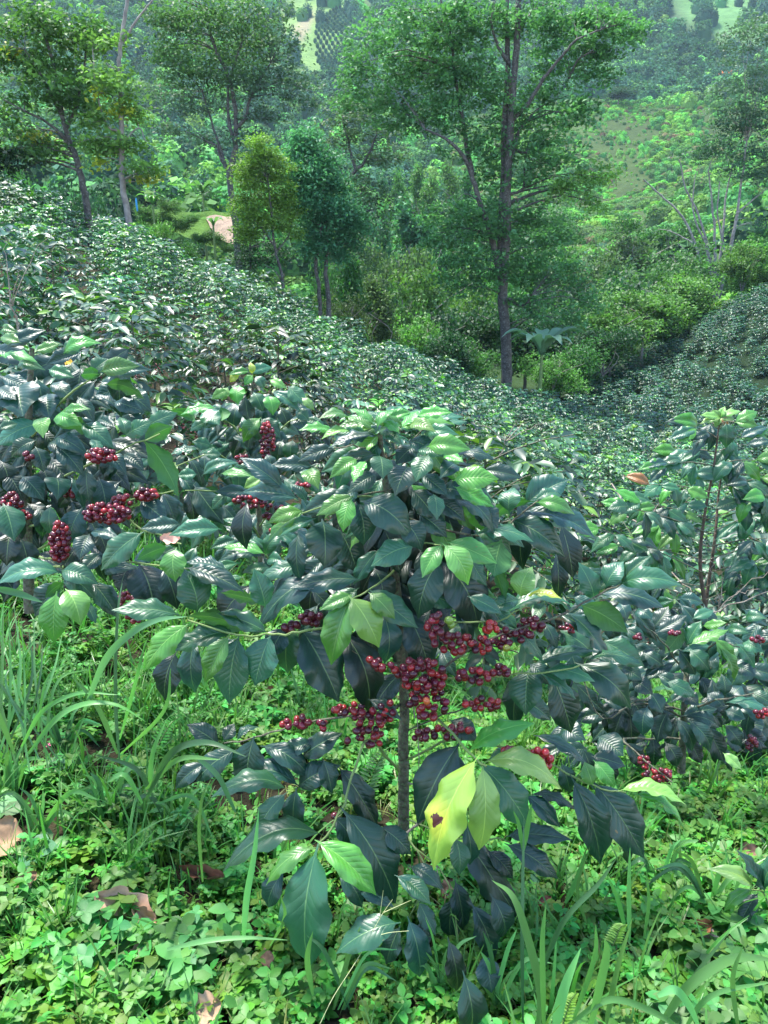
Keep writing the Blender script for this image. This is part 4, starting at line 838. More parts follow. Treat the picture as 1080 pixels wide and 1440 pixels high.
traced_tree('shade_tree', 'slender pale-trunked tree with yellowing leaves beside the leaning tree', 'tree', (180, 302), 29,
    [([(180, 303), (173, 265), (171, 235), (171, 190), (169, 130), (168, 85), (172, 45), (180, 0), (184, -40)], 4.4, 1.8), ([(172, 60), (195, 25), (215, 0)], 1.8, .8), ([(170, 185), (150, 175), (135, 120), (130, 70)], 1.5, .6), ([(171, 200), (195, 180), (205, 200)], 1.2, .5)],
    [(150, 60, 30, 18, 16), (150, 105, 30, 18, 16), (175, 130, 30, 18, 18), (190, 160, 20, 12, 9), (140, 165, 26, 20, 16), (205, 235, 24, 14, 14), (210, 250, 16, 8, 7, YEL), (170, 152, 16, 9, 7, YEL), (130, 205, 24, 18, 16), (160, 205, 24, 14, 14), (140, 225, 9, 8, 4, YEL), (190, 205, 24, 10, 10, LGRN), (145, 130, 10, 8, 3, YEL)],
    .19, LGRN, M_BARK_L, 43, 'trees standing on the left slope', per=20, crad=.35)
traced_tree('feathery_tree', 'tall hazy tree with layered feathery crown behind the yellow-green tree', 'tree', (334, 345), 58,
    [([(334, 350), (328, 290), (322, 245), (330, 215), (332, 175), (325, 120), (300, 60), (290, 10)], 5, 1.5), ([(326, 250), (312, 225), (305, 205), (292, 200)], 2.5, 1), ([(332, 180), (345, 165), (355, 130), (380, 90)], 2.6, 1), ([(331, 200), (322, 170), (322, 120), (340, 60)], 2.5, 1), ([(318, 235), (300, 180), (285, 130)], 2, .8)],
    [(230, 20, 34, 22, 40), (280, 25, 55, 26, 70), (340, 30, 50, 28, 70), (300, 65, 60, 20, 60), (240, 65, 34, 20, 34), (350, 70, 40, 24, 46), (260, 100, 46, 18, 44), (320, 100, 50, 18, 50), (390, 30, 26, 28, 26, GREY), (400, 70, 28, 24, 26, GREY), (410, 110, 36, 18, 30, GREY), (360, 120, 46, 18, 40, GREY),
     (300, 140, 36, 16, 26, GREY), (430, 140, 28, 12, 16, GREY), (370, 160, 34, 14, 20, GREY), (260, 150, 30, 16, 18, GREY), (225, 130, 26, 14, 14, GREY), (290, 200, 20, 12, 10, GREY), (345, 195, 26, 12, 14, GREY), (240, 180, 22, 12, 10, GREY)],
    .26, (.07, .16, .05), M_BARK_D, 44, per=20, crad=.7, flat=.3)
traced_tree('small_tree', 'bushy yellow-green tree with a thin reddish trunk below the slope edge', 'tree', (397, 396), 42,
    [([(398, 396), (392, 370), (385, 340), (382, 300), (376, 250)], 2.4, 1), ([(385, 345), (366, 318), (352, 305)], 1.2, .5), ([(388, 355), (404, 335), (410, 318)], 1.2, .5), ([(397, 396), (385, 380), (372, 372)], 1, .5)],
    [(365, 210, 26, 18, 40), (350, 240, 26, 20, 40), (385, 235, 30, 20, 46), (375, 265, 42, 20, 62), (350, 290, 28, 22, 46), (400, 290, 26, 22, 46), (375, 310, 40, 20, 50), (345, 325, 18, 16, 26), (410, 320, 14, 14, 16)], .14, (.12, .22, .035), M_BARK_D, 45, per=44, crad=.36)
traced_tree('small_tree', 'dark round tree tucked behind the yellow-green tree', 'tree', (352, 385), 46, [([(352, 385), (352, 330)], 2, 1)], [(350, 335, 24, 24, 60), (385, 355, 28, 20, 56), (345, 360, 18, 16, 30)], .14, (.02, .06, .025), M_BARK_D, 46, per=26, crad=.45)
traced_tree('conical_tree', 'dense teal green tree narrowing to its top on two dark stems', 'tree', (460, 418), 44,
    [([(462, 420), (458, 385), (460, 350), (455, 280), (440, 200)], 3.8, 1), ([(449, 412), (444, 380), (446, 350), (452, 320)], 3, 1.5, -.3, True)],
    [(432, 190, 22, 14, 26), (425, 215, 28, 18, 40), (450, 225, 30, 20, 46), (435, 250, 36, 20, 60), (470, 265, 30, 18, 44), (440, 285, 36, 20, 56), (480, 300, 34, 16, 48), (455, 315, 42, 18, 60), (500, 315, 20, 12, 18), (445, 340, 26, 16, 32), (480, 338, 26, 14, 26), (470, 360, 20, 12, 14)],
    .19, (.06, .185, .085), M_BARK_D, 47, per=46, crad=.5, flat=.6)
traced_tree('leaning_tree', 'dim leaning tree with open crown between the teal tree and the great tree', 'tree', (478, 300), 62, [([(478, 330), (487, 262), (500, 240), (514, 226), (530, 190)], 3.5, 1.2), ([(500, 240), (490, 200), (480, 160)], 2, .8)],
    [(480, 170, 34, 18, 26), (520, 185, 36, 18, 30), (545, 215, 26, 16, 18), (500, 145, 34, 14, 22), (470, 205, 24, 14, 14), (515, 225, 30, 12, 14), (500, 255, 30, 22, 22), (530, 280, 26, 26, 24), (520, 320, 30, 26, 26), (500, 370, 34, 30, 40)], .26, (.06, .11, .05), M_BARK_D, 48, per=22, crad=.7)
FT = gpt(1000, 436, 50, 95).y; print('fan tree depth', FT)
traced_tree('fan_stemmed_tree', 'half bare tree fanning into many thin stems above the right slope', 'tree', (1000, 420), FT,
    [([(996, 424), (990, 395), (978, 345), (960, 305), (935, 280), (905, 252)], 2.8, .8), ([(1003, 424), (1000, 370), (985, 310), (965, 265), (955, 225)], 2.2, .7, 1), ([(1006, 424), (1006, 350), (1002, 290), (996, 240)], 2.4, .8, -.6), ([(1010, 420), (1025, 360), (1035, 310), (1042, 260), (1050, 200)], 3, 1, .5),
     ([(1004, 420), (1014, 350), (1020, 290), (1030, 230)], 2.2, .8, 1.4), ([(1000, 415), (994, 350), (975, 300), (978, 245)], 1.8, .6, 1), ([(1022, 370), (1010, 310), (1012, 255)], 1.6, .6, -1), ([(978, 345), (950, 328), (925, 322)], 1.1, .4), ([(985, 370), (962, 350), (952, 342)], .9, .4), ([(1036, 300), (1060, 280), (1082, 262)], 1.3, .5)],
    [(1055, 60, 40, 26, 46, GREY), (1070, 110, 40, 26, 46, GREY), (1030, 140, 36, 24, 40, GREY), (1075, 160, 34, 24, 36, GREY), (1045, 180, 44, 18, 40), (1000, 205, 34, 14, 28), (1050, 215, 44, 14, 36), (980, 220, 26, 10, 14), (1080, 240, 26, 22, 26), (1040, 240, 30, 10, 14), (1075, 30, 30, 16, 20, GREY), (1065, 320, 14, 12, 8)],
    .34, (.04, .10, .05), M_BARK_L, 49, per=30, crad=.8, flat=.4)
# trees of the valley thicket: each its own crown and trunk
def crown_variant(seed, kind):
    r = np.random.default_rng(seed); bl = []
    if kind == 'round': bl = [((r.normal(0, .22), r.normal(0, .22), .62 + r.normal(0, .12)), .30, .30, .22, 42) for _ in range(6)] + [((0, 0, .55), .38, .38, .3, 80)]
    elif kind == 'tall': bl = [((r.normal(0, .10), r.normal(0, .10), z), .22 * (1.25 - z), .22 * (1.25 - z), .14, 34) for z in np.linspace(.18, .95, 9)]
    else: bl = [((r.normal(0, .3), r.normal(0, .3), .75 + r.normal(0, .08)), .28, .28, .10, 40) for _ in range(8)]
    P = blob_cloud(bl, r, .045, per=16, crad=.075, flat=.55, tone=(.05, .05, .05), tvar=.35)
    cr = npmesh('crown', P[0], P[1], M_TREE, P[2] / .05, smooth=False)
    V, Q = tubes([(curve([(0, 0, -.1), (r.normal(0, .02), 0, .3), (0, 0, .75)], 4, .004), np.linspace(.022, .006, 9))] + [(curve([(0, 0, .3), (r.normal(0, .12), r.normal(0, .12), .55), (r.normal(0, .25), r.normal(0, .25), .75)], 3), np.linspace(.010, .003, 7)) for _ in range(5)], 5)
    return cr, npmesh('trunk', V, Q, M_BARK_L)
CV = {k: [crown_variant(500 + 10 * i + j, k) for j in range(3)] for i, k in enumerate(('round', 'tall', 'flat'))}
r = np.random.default_rng(51)
CLR = {'b': ((.08, .19, .04), 'bright green'), 'd': ((.022, .07, .025), 'dark green'), 'm': ((.05, .14, .035), 'mid green'), 't': ((.05, .15, .06), 'bluish green'), 'o': ((.07, .13, .045), 'yellowish green')}
valley = [  # px, top py, D, width px, kind, colour
    (565, 385, 57, 80, 'round', 'm'), (600, 352, 64, 90, 'round', 'b'), (640, 410, 56, 90, 'round', 'd'), (590, 430, 52, 70, 'round', 'b'), (625, 455, 50, 60, 'round', 'd'), (555, 345, 78, 60, 'flat', 'o'), (660, 330, 80, 80, 'round', 'm'), (530, 330, 84, 40, 'tall', 't'),
    (650, 465, 51, 60, 'round', 'm'), (680, 440, 56, 80, 'flat', 'd'), (740, 410, 62, 110, 'round', 'd'), (790, 400, 66, 90, 'round', 'm'), (830, 370, 74, 90, 'round', 'd'), (860, 415, 62, 80, 'round', 'b'), (905, 405, 66, 90, 'flat', 'b'), (890, 365, 80, 90, 'round', 'm'), (940, 375, 76, 80, 'round', 'b'),
    (810, 470, 55, 60, 'round', 'm'), (780, 490, 52, 50, 'round', 'b'), (850, 460, 58, 60, 'flat', 'd'), (950, 330, 92, 80, 'round', 'm'), (1050, 330, 84, 70, 'round', 'b'), (1075, 300, 96, 70, 'round', 'b'), (1030, 345, 80, 50, 'flat', 'b'), (720, 360, 84, 90, 'flat', 'm'), (700, 300, 100, 70, 'tall', 't'),
    (500, 300, 92, 50, 'tall', 'd'), (475, 345, 60, 50, 'round', 'm'), (505, 385, 54, 50, 'tall', 'm'), (530, 410, 50, 40, 'tall', 'o'), (490, 400, 49, 40, 'round', 'o'), (660, 385, 70, 70, 'round', 'b'), (610, 300, 105, 50, 'round', 't'), (575, 310, 100, 60, 'tall', 't'), (545, 300, 110, 40, 'tall', 'b'),
    (240, 270, 110, 60, 'round', 't'), (275, 245, 120, 50, 'round', 't'), (215, 255, 105, 40, 'tall', 'd'), (300, 250, 118, 40, 'round', 'm'), (95, 240, 60, 60, 'round', 'd'), (60, 215, 64, 60, 'round', 'm'), (20, 205, 60, 60, 'round', 'd'), (150, 250, 66, 50, 'round', 'd'), (140, 280, 44, 36, 'round', 'd'), (230, 310, 44, 40, 'flat', 'b'), (265, 330, 43, 40, 'round', 'm'),
    (210, 300, 46, 36, 'round', 'b'), (770, 270, 140, 60, 'round', 'm'), (810, 330, 100, 70, 'round', 'o'), (870, 320, 110, 70, 'round', 'o'), (920, 310, 115, 60, 'flat', 'm'), (600, 262, 150, 26, 'tall', 'b'), (580, 250, 155, 24, 'tall', 'b'), (625, 245, 160, 24, 'tall', 'b'), (560, 258, 150, 24, 'tall', 'b'), (645, 262, 150, 24, 'tall', 't'), (540, 262, 152, 24, 'tall', 't')]
KN = {'round': 'round', 'tall': 'narrow', 'flat': 'flat-topped'}
seen = {}
for i, (px, ty, D, w, kind, cc) in enumerate(valley):
    b = at(px, 500, D); g = gz(b.x, D); top = at(px, ty, D).z; h = max(top - g, 2.0) * 1.08; wid = w * D / F
    col, cn = CLR[cc]; cr, tr = CV[kind][i % 3]
    place = 'on left slope' if px < 300 else 'left of the great trunk' if px < 690 else 'right of the great trunk' if px < 900 else 'at far right'
    lab = '%s %s tree %s' % (KN[kind], cn, place); k = seen.get(lab, 0); seen[lab] = k + 1
    if D > 90: lab = 'hazy ' + lab
    o = empty('valley_tree', (b.x, D, g), lab, 'tree', lab + 's' if True else None)
    sxy = wid / (.72 if kind != 'tall' else .42) * 1.0
    M = Matrix.Translation((b.x, D, g)) @ Matrix.Rotation(r.uniform(0, 6.28), 4, 'Z') @ Matrix.Diagonal((sxy, sxy, h, 1))
    kk = r.uniform(.85, 1.2)
    x_ = link('crown', cr, o, M, tuple(q * kk for q in col)); x_['kind'] = 'stuff'; link('trunk', tr, o, M)
vt = {}
for o_ in list(COL.objects):
    if o_.get('category') == 'tree' and o_.name.startswith('valley_tree'): vt.setdefault(o_['label'], []).append(o_)
for lb, os_ in vt.items():
    if len(os_) > 1:
        os_.sort(key=lambda q: q.location.x / q.location.y)
        for i, o_ in enumerate(os_): o_['label'] = '%s from the left of the %ss' % (ORD[i], lb)
# broad-leaved banana plants
def banana(px, py, D, h, label, n=9, col=(.09, .20, .07), seed=0, bag=False):
    r = np.random.default_rng(seed); b = at(px, py, D); g = gz(b.x, D); b.z = max(b.z - h * .4, g - 0)
    z0 = at(px, py, D).z; o = empty('banana_plant', (b.x, D, g), label, 'banana plant', 'banana plants')
    V, Q = tubes([(np.array([(b.x, D, g - .2), (b.x, D, (g + z0) / 2), (b.x, D, z0)]), [.14, .12, .07])], 7); link('stem', npmesh('stem', V, Q, M_GREEN_TWIG), o)
    for k in range(n):
        az = k * 2.4 + r.uniform(-.3, .3); L = h * r.uniform(.7, 1.1); d = np.array([math.cos(az), math.sin(az), 0]); sd = np.array([-d[1], d[0], 0]); P = []
        for t in np.linspace(0, 1, 9):
            c = np.array([b.x, D, z0]) + d * L * t * .72 + np.array([0, 0, L * (1.25 * t - .95 * t * t)]); w = L * .14 * math.sin(math.pi * min(1, .08 + t * .92)) ** .6
            jag = 1 - .25 * (int(t * 8) % 2)
            P += [c - sd * w * jag + [0, 0, w * .3], c, c + sd * w * jag + [0, 0, w * .3]]
        i = np.arange(8)[:, None] * 3; j = np.arange(2)[None]; Q = np.stack([i + j, i + j + 1, i + j + 4, i + j + 3], -1).reshape(-1, 4)
        link('leaf', npmesh('leaf', P, Q, M_GRASS, np.tile(np.array(col) * r.uniform(.8, 1.25), (27, 1))), o)
    return o
banana(762, 500, 42, 3.1, 'pale banana plant with arching leaves beside the great trunk', 12, (.17, .30, .19), 1)
banana(285, 272, 70, 2.0, 'banana plant on the bench above the bare earth bank', 9, (.08, .17, .06), 2)
banana(215, 288, 60, 1.8, 'banana plant left of the bare earth bank', 8, (.09, .20, .06), 3)
banana(300, 318, 60.5, 1.3, 'small banana plant on the grass at the earth bank', 8, (.10, .20, .07), 4)
b_ = at(192, 287, 50); V, Q = tubes([([b_ + Vector((0, 0, .35)), b_ + Vector((0, 0, .25)), b_ + Vector((0, 0, -.1)), b_ + Vector((.02, 0, -.4))], [.012, .05, .06, .045])], 8)
tag(link('fruit_bag', npmesh('fruit_bag', V, Q, M_PETAL, np.tile([.03, .30, .55], (len(V), 1)))), 'small bright blue bag round a banana bunch beyond the pale-trunked tree', 'bag')
# bare earth bank and its grassy lip: draped sheets a little above the slope
def patch(name, poly, D0, D1, col, label):
    P = np.array(poly, float); cx, cy = P.mean(0); y0, y1 = P[:, 1].min(), P[:, 1].max(); ring = []
    for i in range(len(P)):
        for t in (0, .33, .66): ring.append(P[i] + (P[(i + 1) % len(P)] - P[i]) * t + RNG.normal(0, .9, 2))
    m, n, V = len(ring), 9, []
    for a in ring:
        for k in range(n):
            px, py = np.array([cx, cy]) + (a - [cx, cy]) * (k / (n - 1)); Y = D1 + (D0 - D1) * (py - y0) / (y1 - y0); p = at(px, py, Y); V.append((p.x, p.y - .5 * float(vnoise(p.x, p.z * 1.5, .6)), p.z))
    i = np.arange(m)[:, None]; j = np.arange(n - 1)[None]; i2 = (i + 1) % m
    Q = np.stack([i * n + j, i2 * n + j, i2 * n + j + 1, i * n + j + 1], -1).reshape(-1, 4)
    return tag(link(name, npmesh(name, V, Q, M_GROUND, np.tile(col, (len(V), 1)))), label, None, None, 'structure')
patch('grass_bank', [(196, 300), (225, 293), (262, 299), (300, 298), (334, 299), (336, 352), (318, 352), (292, 345), (262, 332), (225, 322), (200, 314)], 63, 68, (.075, .15, .03), 'bright grassy bank round the bare earth')
patch('earth_bank', [(288, 305), (310, 303), (332, 306), (334, 345), (318, 340), (303, 331), (296, 318)], 62, 67, (.27, .20, .16), 'bare pinkish earth bank on the valley side')
for k, (x_, y_) in enumerate([(205, 305), (232, 318), (255, 327), (282, 340), (300, 346), (322, 352), (240, 300), (212, 318), (270, 312)]):
    q = at(x_, y_, 61.5 - k * .05); s_ = RNG.uniform(.8, 1.3); M = Matrix.Translation((q.x, q.y, q.z - .5)) @ Matrix.Diagonal((s_ * 1.6, s_ * 1.2, s_ * 1.5, 1)); c_ = link('shrub', CV['round'][k % 3][0], None, M, (.06, .15, .035)); tag(c_, 'light green shrub on the grassy bank by the bare earth', 'shrub', 'shrubs on the grassy bank')
# ------------------------------------------------------------------ far woods and scrub
def clump(seed, tone, n=260, flat=.8, leaf=.16, base=-.1):
    r = np.random.default_rng(seed); d = unit(r.normal(0, 1, (n, 3))); d[:, 2] = np.abs(d[:, 2]) * 1.0 - .25
    lump = 1 + .22 * np.sin(d[:, :1] * 5 + seed) * np.cos(d[:, 1:2] * 4 + seed * 2) ; P = d * lump * r.uniform(.72, 1.0, (n, 1)) * [.62, .62, flat] + [0, 0, flat * .55 + .1]
    T = np.array(tone) * r.uniform(.65, 1.35, (n, 1)); V, Q, C = leaf_quads(P, d + r.normal(0, .22, (n, 3)) + [0, 0, .25], leaf * r.uniform(.7, 1.4, n), T, r, .8)
    V2, Q2 = tubes([(np.array([(0, 0, -.6), (0, 0, .0), (0, 0, flat * .35), (0, 0, flat * .65), (0, 0, flat * .9), (0, 0, flat * 1.03)]), [.45, .5, .54, .48, .30, .02])], 9); k = len(V)
    return npmesh('wood', np.concatenate([V, V2]), [Q, Q2 + k], M_WOOD, np.concatenate([C, np.tile(np.array(tone) * 1.0, (len(V2), 1))]), smooth=False)
WOOD = [clump(1, (0.053, 0.136, 0.056)), clump(2, (0.090, 0.212, 0.067)), clump(3, (0.038, 0.099, 0.056), flat=1.1), clump(4, (0.164, 0.363, 0.089)), clump(5, (0.120, 0.189, 0.075), flat=.55), clump(6, (0.105, 0.242, 0.059), flat=.5), clump(7, (0.224, 0.181, 0.105), flat=.5), clump(8, (0.179, 0.379, 0.075), flat=.45)]
r = np.random.default_rng(61); rows = []; scrub = []; planted = []
nf = 32000
def scrub_at(X, Y, Z):
    a = float(vnoise(X, Y, 14, 21) + .6 * vnoise(X, Y, 5, 22)); b = float(vnoise(X, Y, 22, 23) + .4 * vnoise(X, Y, 7, 24))
    if a < -.25 and r.random() < .7: return
    i = 4 if b < -.2 else 5 if b < .05 else 7 if b < .2 else 1 if b < .35 else 3
    if r.random() < .2: i = int(r.choice([4, 5, 6, 7]))
    scrub.append((X, Y, Z - .2, r.normal(0, .2), r.normal(0, .2), r.uniform(0, 6.28), (.7 + 2.6 * max(0, a + .25)) * r.uniform(.6, 1.5), i))
for k in range(nf):
    Y = math.sqrt(r.uniform(100 ** 2, 900 ** 2)); s = r.uniform(-.62, .62); X = s * Y; Z = gz(X, Y); px, py = proj(X, Y, Z)
    if py < -60 or py > 470: continue
    dn = vnoise(X, Y, 45, 9) + .5 * vnoise(X, Y, 16, 8)
    if Y > 400:
        if float(ell(px, py - 14, 445, 42, 76, 60, -.6)) > .05 or float(ell(px, py - 14, 1015, 12, 70, 44, .4)) > .05 or float(ell(px, py, 490, 70, 40, 60, -.5)) > .3: 
            if r.random() < .93: continue
        i = int(r.choice([0, 1, 2, 2, 0, 1, 3])); rows.append((X, Y, Z - .5, 0, 0, r.uniform(0, 6.28), r.uniform(5, 9.5), i))
    elif px > 620 and Y > 120:
        if r.random() < .3 and dn > .12: rows.append((X, Y, Z - .3, 0, 0, r.uniform(0, 6.28), r.uniform(3, 6.5), int(r.choice([1, 3, 5]))))
        else: scrub_at(X, Y, Z)
    else:
        if dn > -.18: rows.append((X, Y, Z - .3, 0, 0, r.uniform(0, 6.28), r.uniform(3.5, 8), int(r.choice([0, 1, 3, 1, 5, 2]))))
        else: scrub.append((X, Y, Z - .15, 0, 0, r.uniform(0, 6.28), r.uniform(1.2, 3), int(r.choice([4, 5, 7]))))
for k in range(30000):
    Y = math.sqrt(r.uniform(90 ** 2, 400 ** 2)); s = r.uniform(-.6, .62); X = s * Y; Z = gz(X, Y); px, py = proj(X, Y, Z)
    if py > 480: continue
    scrub_at(X, Y, Z)
for a in range(60):                                        # planted rows on the far hillside
    for b in range(70):
        X = -70 + a * 3.4 + (b % 2) * 1.7; Y = 430 + b * 4.2; Z = gz(X, Y); px, py = proj(X, Y, Z)
        if float(ell(px, py, 492, 72, 44, 58, -.5)) > .35: planted.append((X, Y, Z - .1, 0, 0, a, 1.9, 2))
scatter('far_woods', rows, WOOD, 'hazy mixed woods covering the far mountainside', cat='woods')
scatter('hill_scrub', scrub, WOOD, 'olive and brown scrub over the nearer hill on the right', cat='scrub')
if planted: scatter('planted_rows', planted, WOOD, 'dotted rows of young plants high on the far hillside', cat='crop rows')
def far_tree(px, py, wpx, hpx, col, label, v=0):
    b = gpt(px, py, 150, 900); D = b.y; w = wpx * D / F; h = hpx * D / F; o = empty('far_tree', b, label, 'tree'); cr, tr = CV['round'][v]
    M = Matrix.Translation(b) @ Matrix.Diagonal((w / .75, w / .75, h, 1)); x_ = link('crown', cr, o, M, col); x_['kind'] = 'stuff'; link('trunk', tr, o, M)
far_tree(1016, 132, 34, 24, (.60, .14, .03), 'orange flowering tree on the hill behind the fan-stemmed tree')
far_tree(905, 150, 54, 30, (.08, .17, .05), 'round light green tree on the crest of the nearer hill', 1)
far_tree(868, 150, 36, 26, (.03, .07, .035), 'dark tree on the hill crest left of the light green round tree', 2)
hb = gpt(941, 146, 150, 900); hb.z += 2; V = []; 
def box(cx, cy, cz, sx, sy, sz): return [(cx + a * sx, cy + b * sy, cz + c * sz) for a in (-1, 1) for b in (-1, 1) for c in (0, 1)]
BF = np.array([(0, 1, 3, 2), (4, 6, 7, 5), (0, 4, 5, 1), (2, 3, 7, 6), (0, 2, 6, 4), (1, 5, 7, 3)])
house = empty('farm_house', hb, 'tiny pinkish farm house on the crest of the nearer hill', 'house')
link('wall', npmesh('wall', box(hb.x, hb.y, hb.z - 2, 2.6, 2, 4.2), BF, M_PETAL, np.tile([.5, .38, .36], (8, 1)), smooth=False), house)
rv = [(hb.x - 3.2, hb.y - 2.6, hb.z + 2.1), (hb.x + 3.2, hb.y - 2.6, hb.z + 2.1), (hb.x + 3.2, hb.y + 2.6, hb.z + 2.1), (hb.x - 3.2, hb.y + 2.6, hb.z + 2.1), (hb.x - 3.2, hb.y, hb.z + 3.2), (hb.x + 3.2, hb.y, hb.z + 3.2)]
link('roof', npmesh('roof', rv, [np.array([(0, 1, 5, 4), (2, 3, 4, 5), (0, 3, 2, 1)]), np.array([(0, 4, 3), (1, 2, 5)])], M_PETAL, np.tile([.35, .22, .18], (6, 1)), smooth=False), house)

# ------------------------------------------------------------------ ground cover in front
def herb(seed, n, size, h, col, asp=.62, spread=.5, up=.9, lev=3):
    r = np.random.default_rng(seed); B, D, Nn, L, T = [], [], [], [], []
    for s in range(n):
        az0 = r.uniform(0, 6.28); lean = np.array([math.cos(az0), math.sin(az0), 0]) * r.uniform(0, spread) * h; hh = h * r.uniform(.5, 1.1)
        for l in range(lev):
            f = (l + 1) / lev; p = lean * f * f + np.array([0, 0, hh * f]); a = r.uniform(0, 3.14)
            for q in range(2 if l < lev - 1 else 4):
                az = a + q * (math.pi if l < lev - 1 else math.pi / 2); d = np.array([math.cos(az), math.sin(az), r.uniform(-.25, .35)])
                B.append(p); D.append(d); Nn.append([r.normal(0, .25), r.normal(0, .25), up]); L.append(size * r.uniform(.7, 1.25) * (1 if q < 2 else .7)); T.append(np.array(col) * r.uniform(.7, 1.3) * np.array([r.uniform(.8, 1.3), 1, r.uniform(.8, 1.2)]))
    V, Fs, C = leaves_np(*[np.array(a) for a in (B, D, Nn, L, T)], asp=asp, fold=.12)
    return npmesh('herb', V, Fs, M_HERB, C)
def tuft(seed, n, L, w, col, lean=.6):
    r = np.random.default_rng(seed); V, Q, C = [], [], []
    for k in range(n):
        az = r.uniform(0, 6.28); l = L * r.uniform(.5, 1.15); d = np.array([math.cos(az), math.sin(az), 0]); sd = np.array([-d[1], d[0], 0]); o = len(V); ln = r.uniform(.2, 1) * lean; b = r.normal(0, .012, 3) * [1, 1, 0]
        c = np.array(col) * r.uniform(.7, 1.35)
        for i, t in enumerate(np.linspace(0, 1, 6)):
            p = b + d * l * ln * t * t + np.array([0, 0, l * (t - .45 * ln * t * t)]); ww = w * (1 - t ** 2.2) * .5 + .0003
            V += [p - sd * ww, p + sd * ww]; C += [c, c]
        for i in range(5): Q.append((o + 2 * i, o + 2 * i + 1, o + 2 * i + 3, o + 2 * i + 2))
    return npmesh('tuft', V, np.array(Q), M_GRASS, np.array(C))
HERBS = [herb(1, 5, .017, .045, (0.081, 0.243, 0.028)), herb(2, 4, .021, .06, (0.072, 0.224, 0.035)), herb(3, 6, .013, .035, (0.096, 0.261, 0.032)), herb(4, 3, .030, .07, (0.065, 0.206, 0.042), .7), herb(5, 3, .024, .05, (0.105, 0.280, 0.028), .85), herb(6, 2, .042, .08, (0.072, 0.214, 0.042), .72, lev=2),
         tuft(7, 9, .13, .004, (0.072, 0.206, 0.035)), tuft(8, 6, .20, .006, (0.065, 0.187, 0.035), .8), herb(9, 4, .020, .10, (0.056, 0.177, 0.035), .45), tuft(10, 7, .09, .003, (0.177, 0.206, 0.063), 1.0)]
r = np.random.default_rng(71); rows = []
for k in range(52000):
    Y = math.sqrt(r.uniform(.8 ** 2, 6.2 ** 2)); s = r.uniform(-.85, .85); X = s * Y
    if abs(s) > .62 and Y > 1.8: continue
    if Y > 4.2 and r.random() < .5: continue
    px, py = proj(X, Y, gz(X, Y))
    if py > 1560: continue
    dn = float(vnoise(X, Y, .35, 3) + .6 * vnoise(X, Y, .12, 4))
    if dn < -.24 and r.random() < .85: continue
    if py < 960 and px < 420 and r.random() < .55: continue
    if abs(px - 570) < 70 and 1180 < py < 1260 and r.random() < .5: continue
    q = float(vnoise(X, Y, .5, 12)); u = r.random()
    grassy = px < 330 and py < 1250
    i = int(r.choice([6, 7, 7, 8, 1, 0])) if (grassy and u < .45) else int(r.choice([6, 7, 9, 9])) if u < .14 else int(r.choice([0, 2, 1] if q < -.05 else [1, 4, 0] if q < .15 else [3, 1, 5] if py > 1300 else [1, 0, 2]))
    if i == 5 and r.random() < .6: i = 1
    rows.append((X, Y, gz(X, Y) - .004, r.normal(0, .2), r.normal(0, .2), r.uniform(0, 6.28), r.uniform(.55, 1.45) * (1.15 if Y > 2.5 else 1), i))
scatter('ground_cover', rows, HERBS, 'low carpet of small-leaved bright green weeds', cat='weeds')
# broad grass blades, one tuft at a time
def blade(parent, pts, w, D, col, r, name='blade'):
    k = len(pts); c = curve([at(p[0], p[1], (D[0] + (D[1] - D[0]) * i / (k - 1)) if isinstance(D, tuple) else D) for i, p in enumerate(pts)], 6); n = len(c); T = unit(np.gradient(c, axis=0)); V = []; C = []
    Dm = D[0] if isinstance(D, tuple) else D; tw = r.uniform(-.5, .5)
    for i in range(n):
        t = i / (n - 1); vd = unit(-c[i]); sd = unit(np.cross(T[i], vd)); nn = np.cross(sd, T[i]); a = tw + .8 * (t - .5); sd2 = sd * math.cos(a) + nn * math.sin(a)
        ww = w * Dm / F * .55 * min(1, .45 + t * 2.2) * (1 - t ** 3.5) + .0004; nn2 = np.cross(sd2, T[i])
        V += [c[i] - sd2 * ww - nn2 * ww * -.25, c[i], c[i] + sd2 * ww - nn2 * ww * -.25]
    i = np.arange(n - 1)[:, None] * 3; j = np.arange(2)[None]; Q = np.stack([i + j, i + j + 1, i + j + 4, i + j + 3], -1).reshape(-1, 4)
    return link(name, npmesh(name, V, Q, M_GRASS, np.tile(np.array(col) * r.uniform(.85, 1.15), (len(V), 1))), parent)
G1, G2, G3 = (.10, .25, .06), (.13, .33, .10), (.045, .13, .045)
def grass_tuft(label, blades, seed, group='tufts of broad-bladed grass'):
    r = np.random.default_rng(seed); p = blades[0][0][0]; b = gpt(min(max(p[0], -100), 1200), min(p[1], 1560)); o = empty('grass_tuft', b, label, 'grass tuft', group)
    for pts, w, D, c in blades: blade(o, pts, w, D, c, r)
    return o
grass_tuft('tuft of wide upright grass blades at the bottom edge right of centre', [([(778, 1460), (792, 1395), (817, 1333)], 17, 1.12, G2), ([(826, 1460), (842, 1390), (853, 1340), (850, 1320)], 15, 1.12, G1), ([(755, 1450), (760, 1400), (745, 1330), (722, 1262), (692, 1238)], 15, (1.15, 1.25), G1),
    ([(850, 1450), (868, 1365), (890, 1290)], 9, 1.15, G1), ([(748, 1400), (790, 1300), (840, 1245), (866, 1208)], 8, 1.2, G3), ([(765, 1450), (763, 1330), (768, 1270)], 9, 1.15, G1), ([(800, 1450), (835, 1350), (838, 1300)], 8, 1.2, G1), ([(800, 1440), (860, 1405), (935, 1432), (960, 1460)], 11, 1.12, G1),
    ([(735, 1455), (734, 1330), (735, 1240), (737, 1148)], 7, (1.2, 1.36), G3), ([(735, 1200), (742, 1160), (748, 1130)], 8, 1.36, G1), ([(735, 1195), (730, 1160), (722, 1140)], 6, 1.36, G1)], 1)
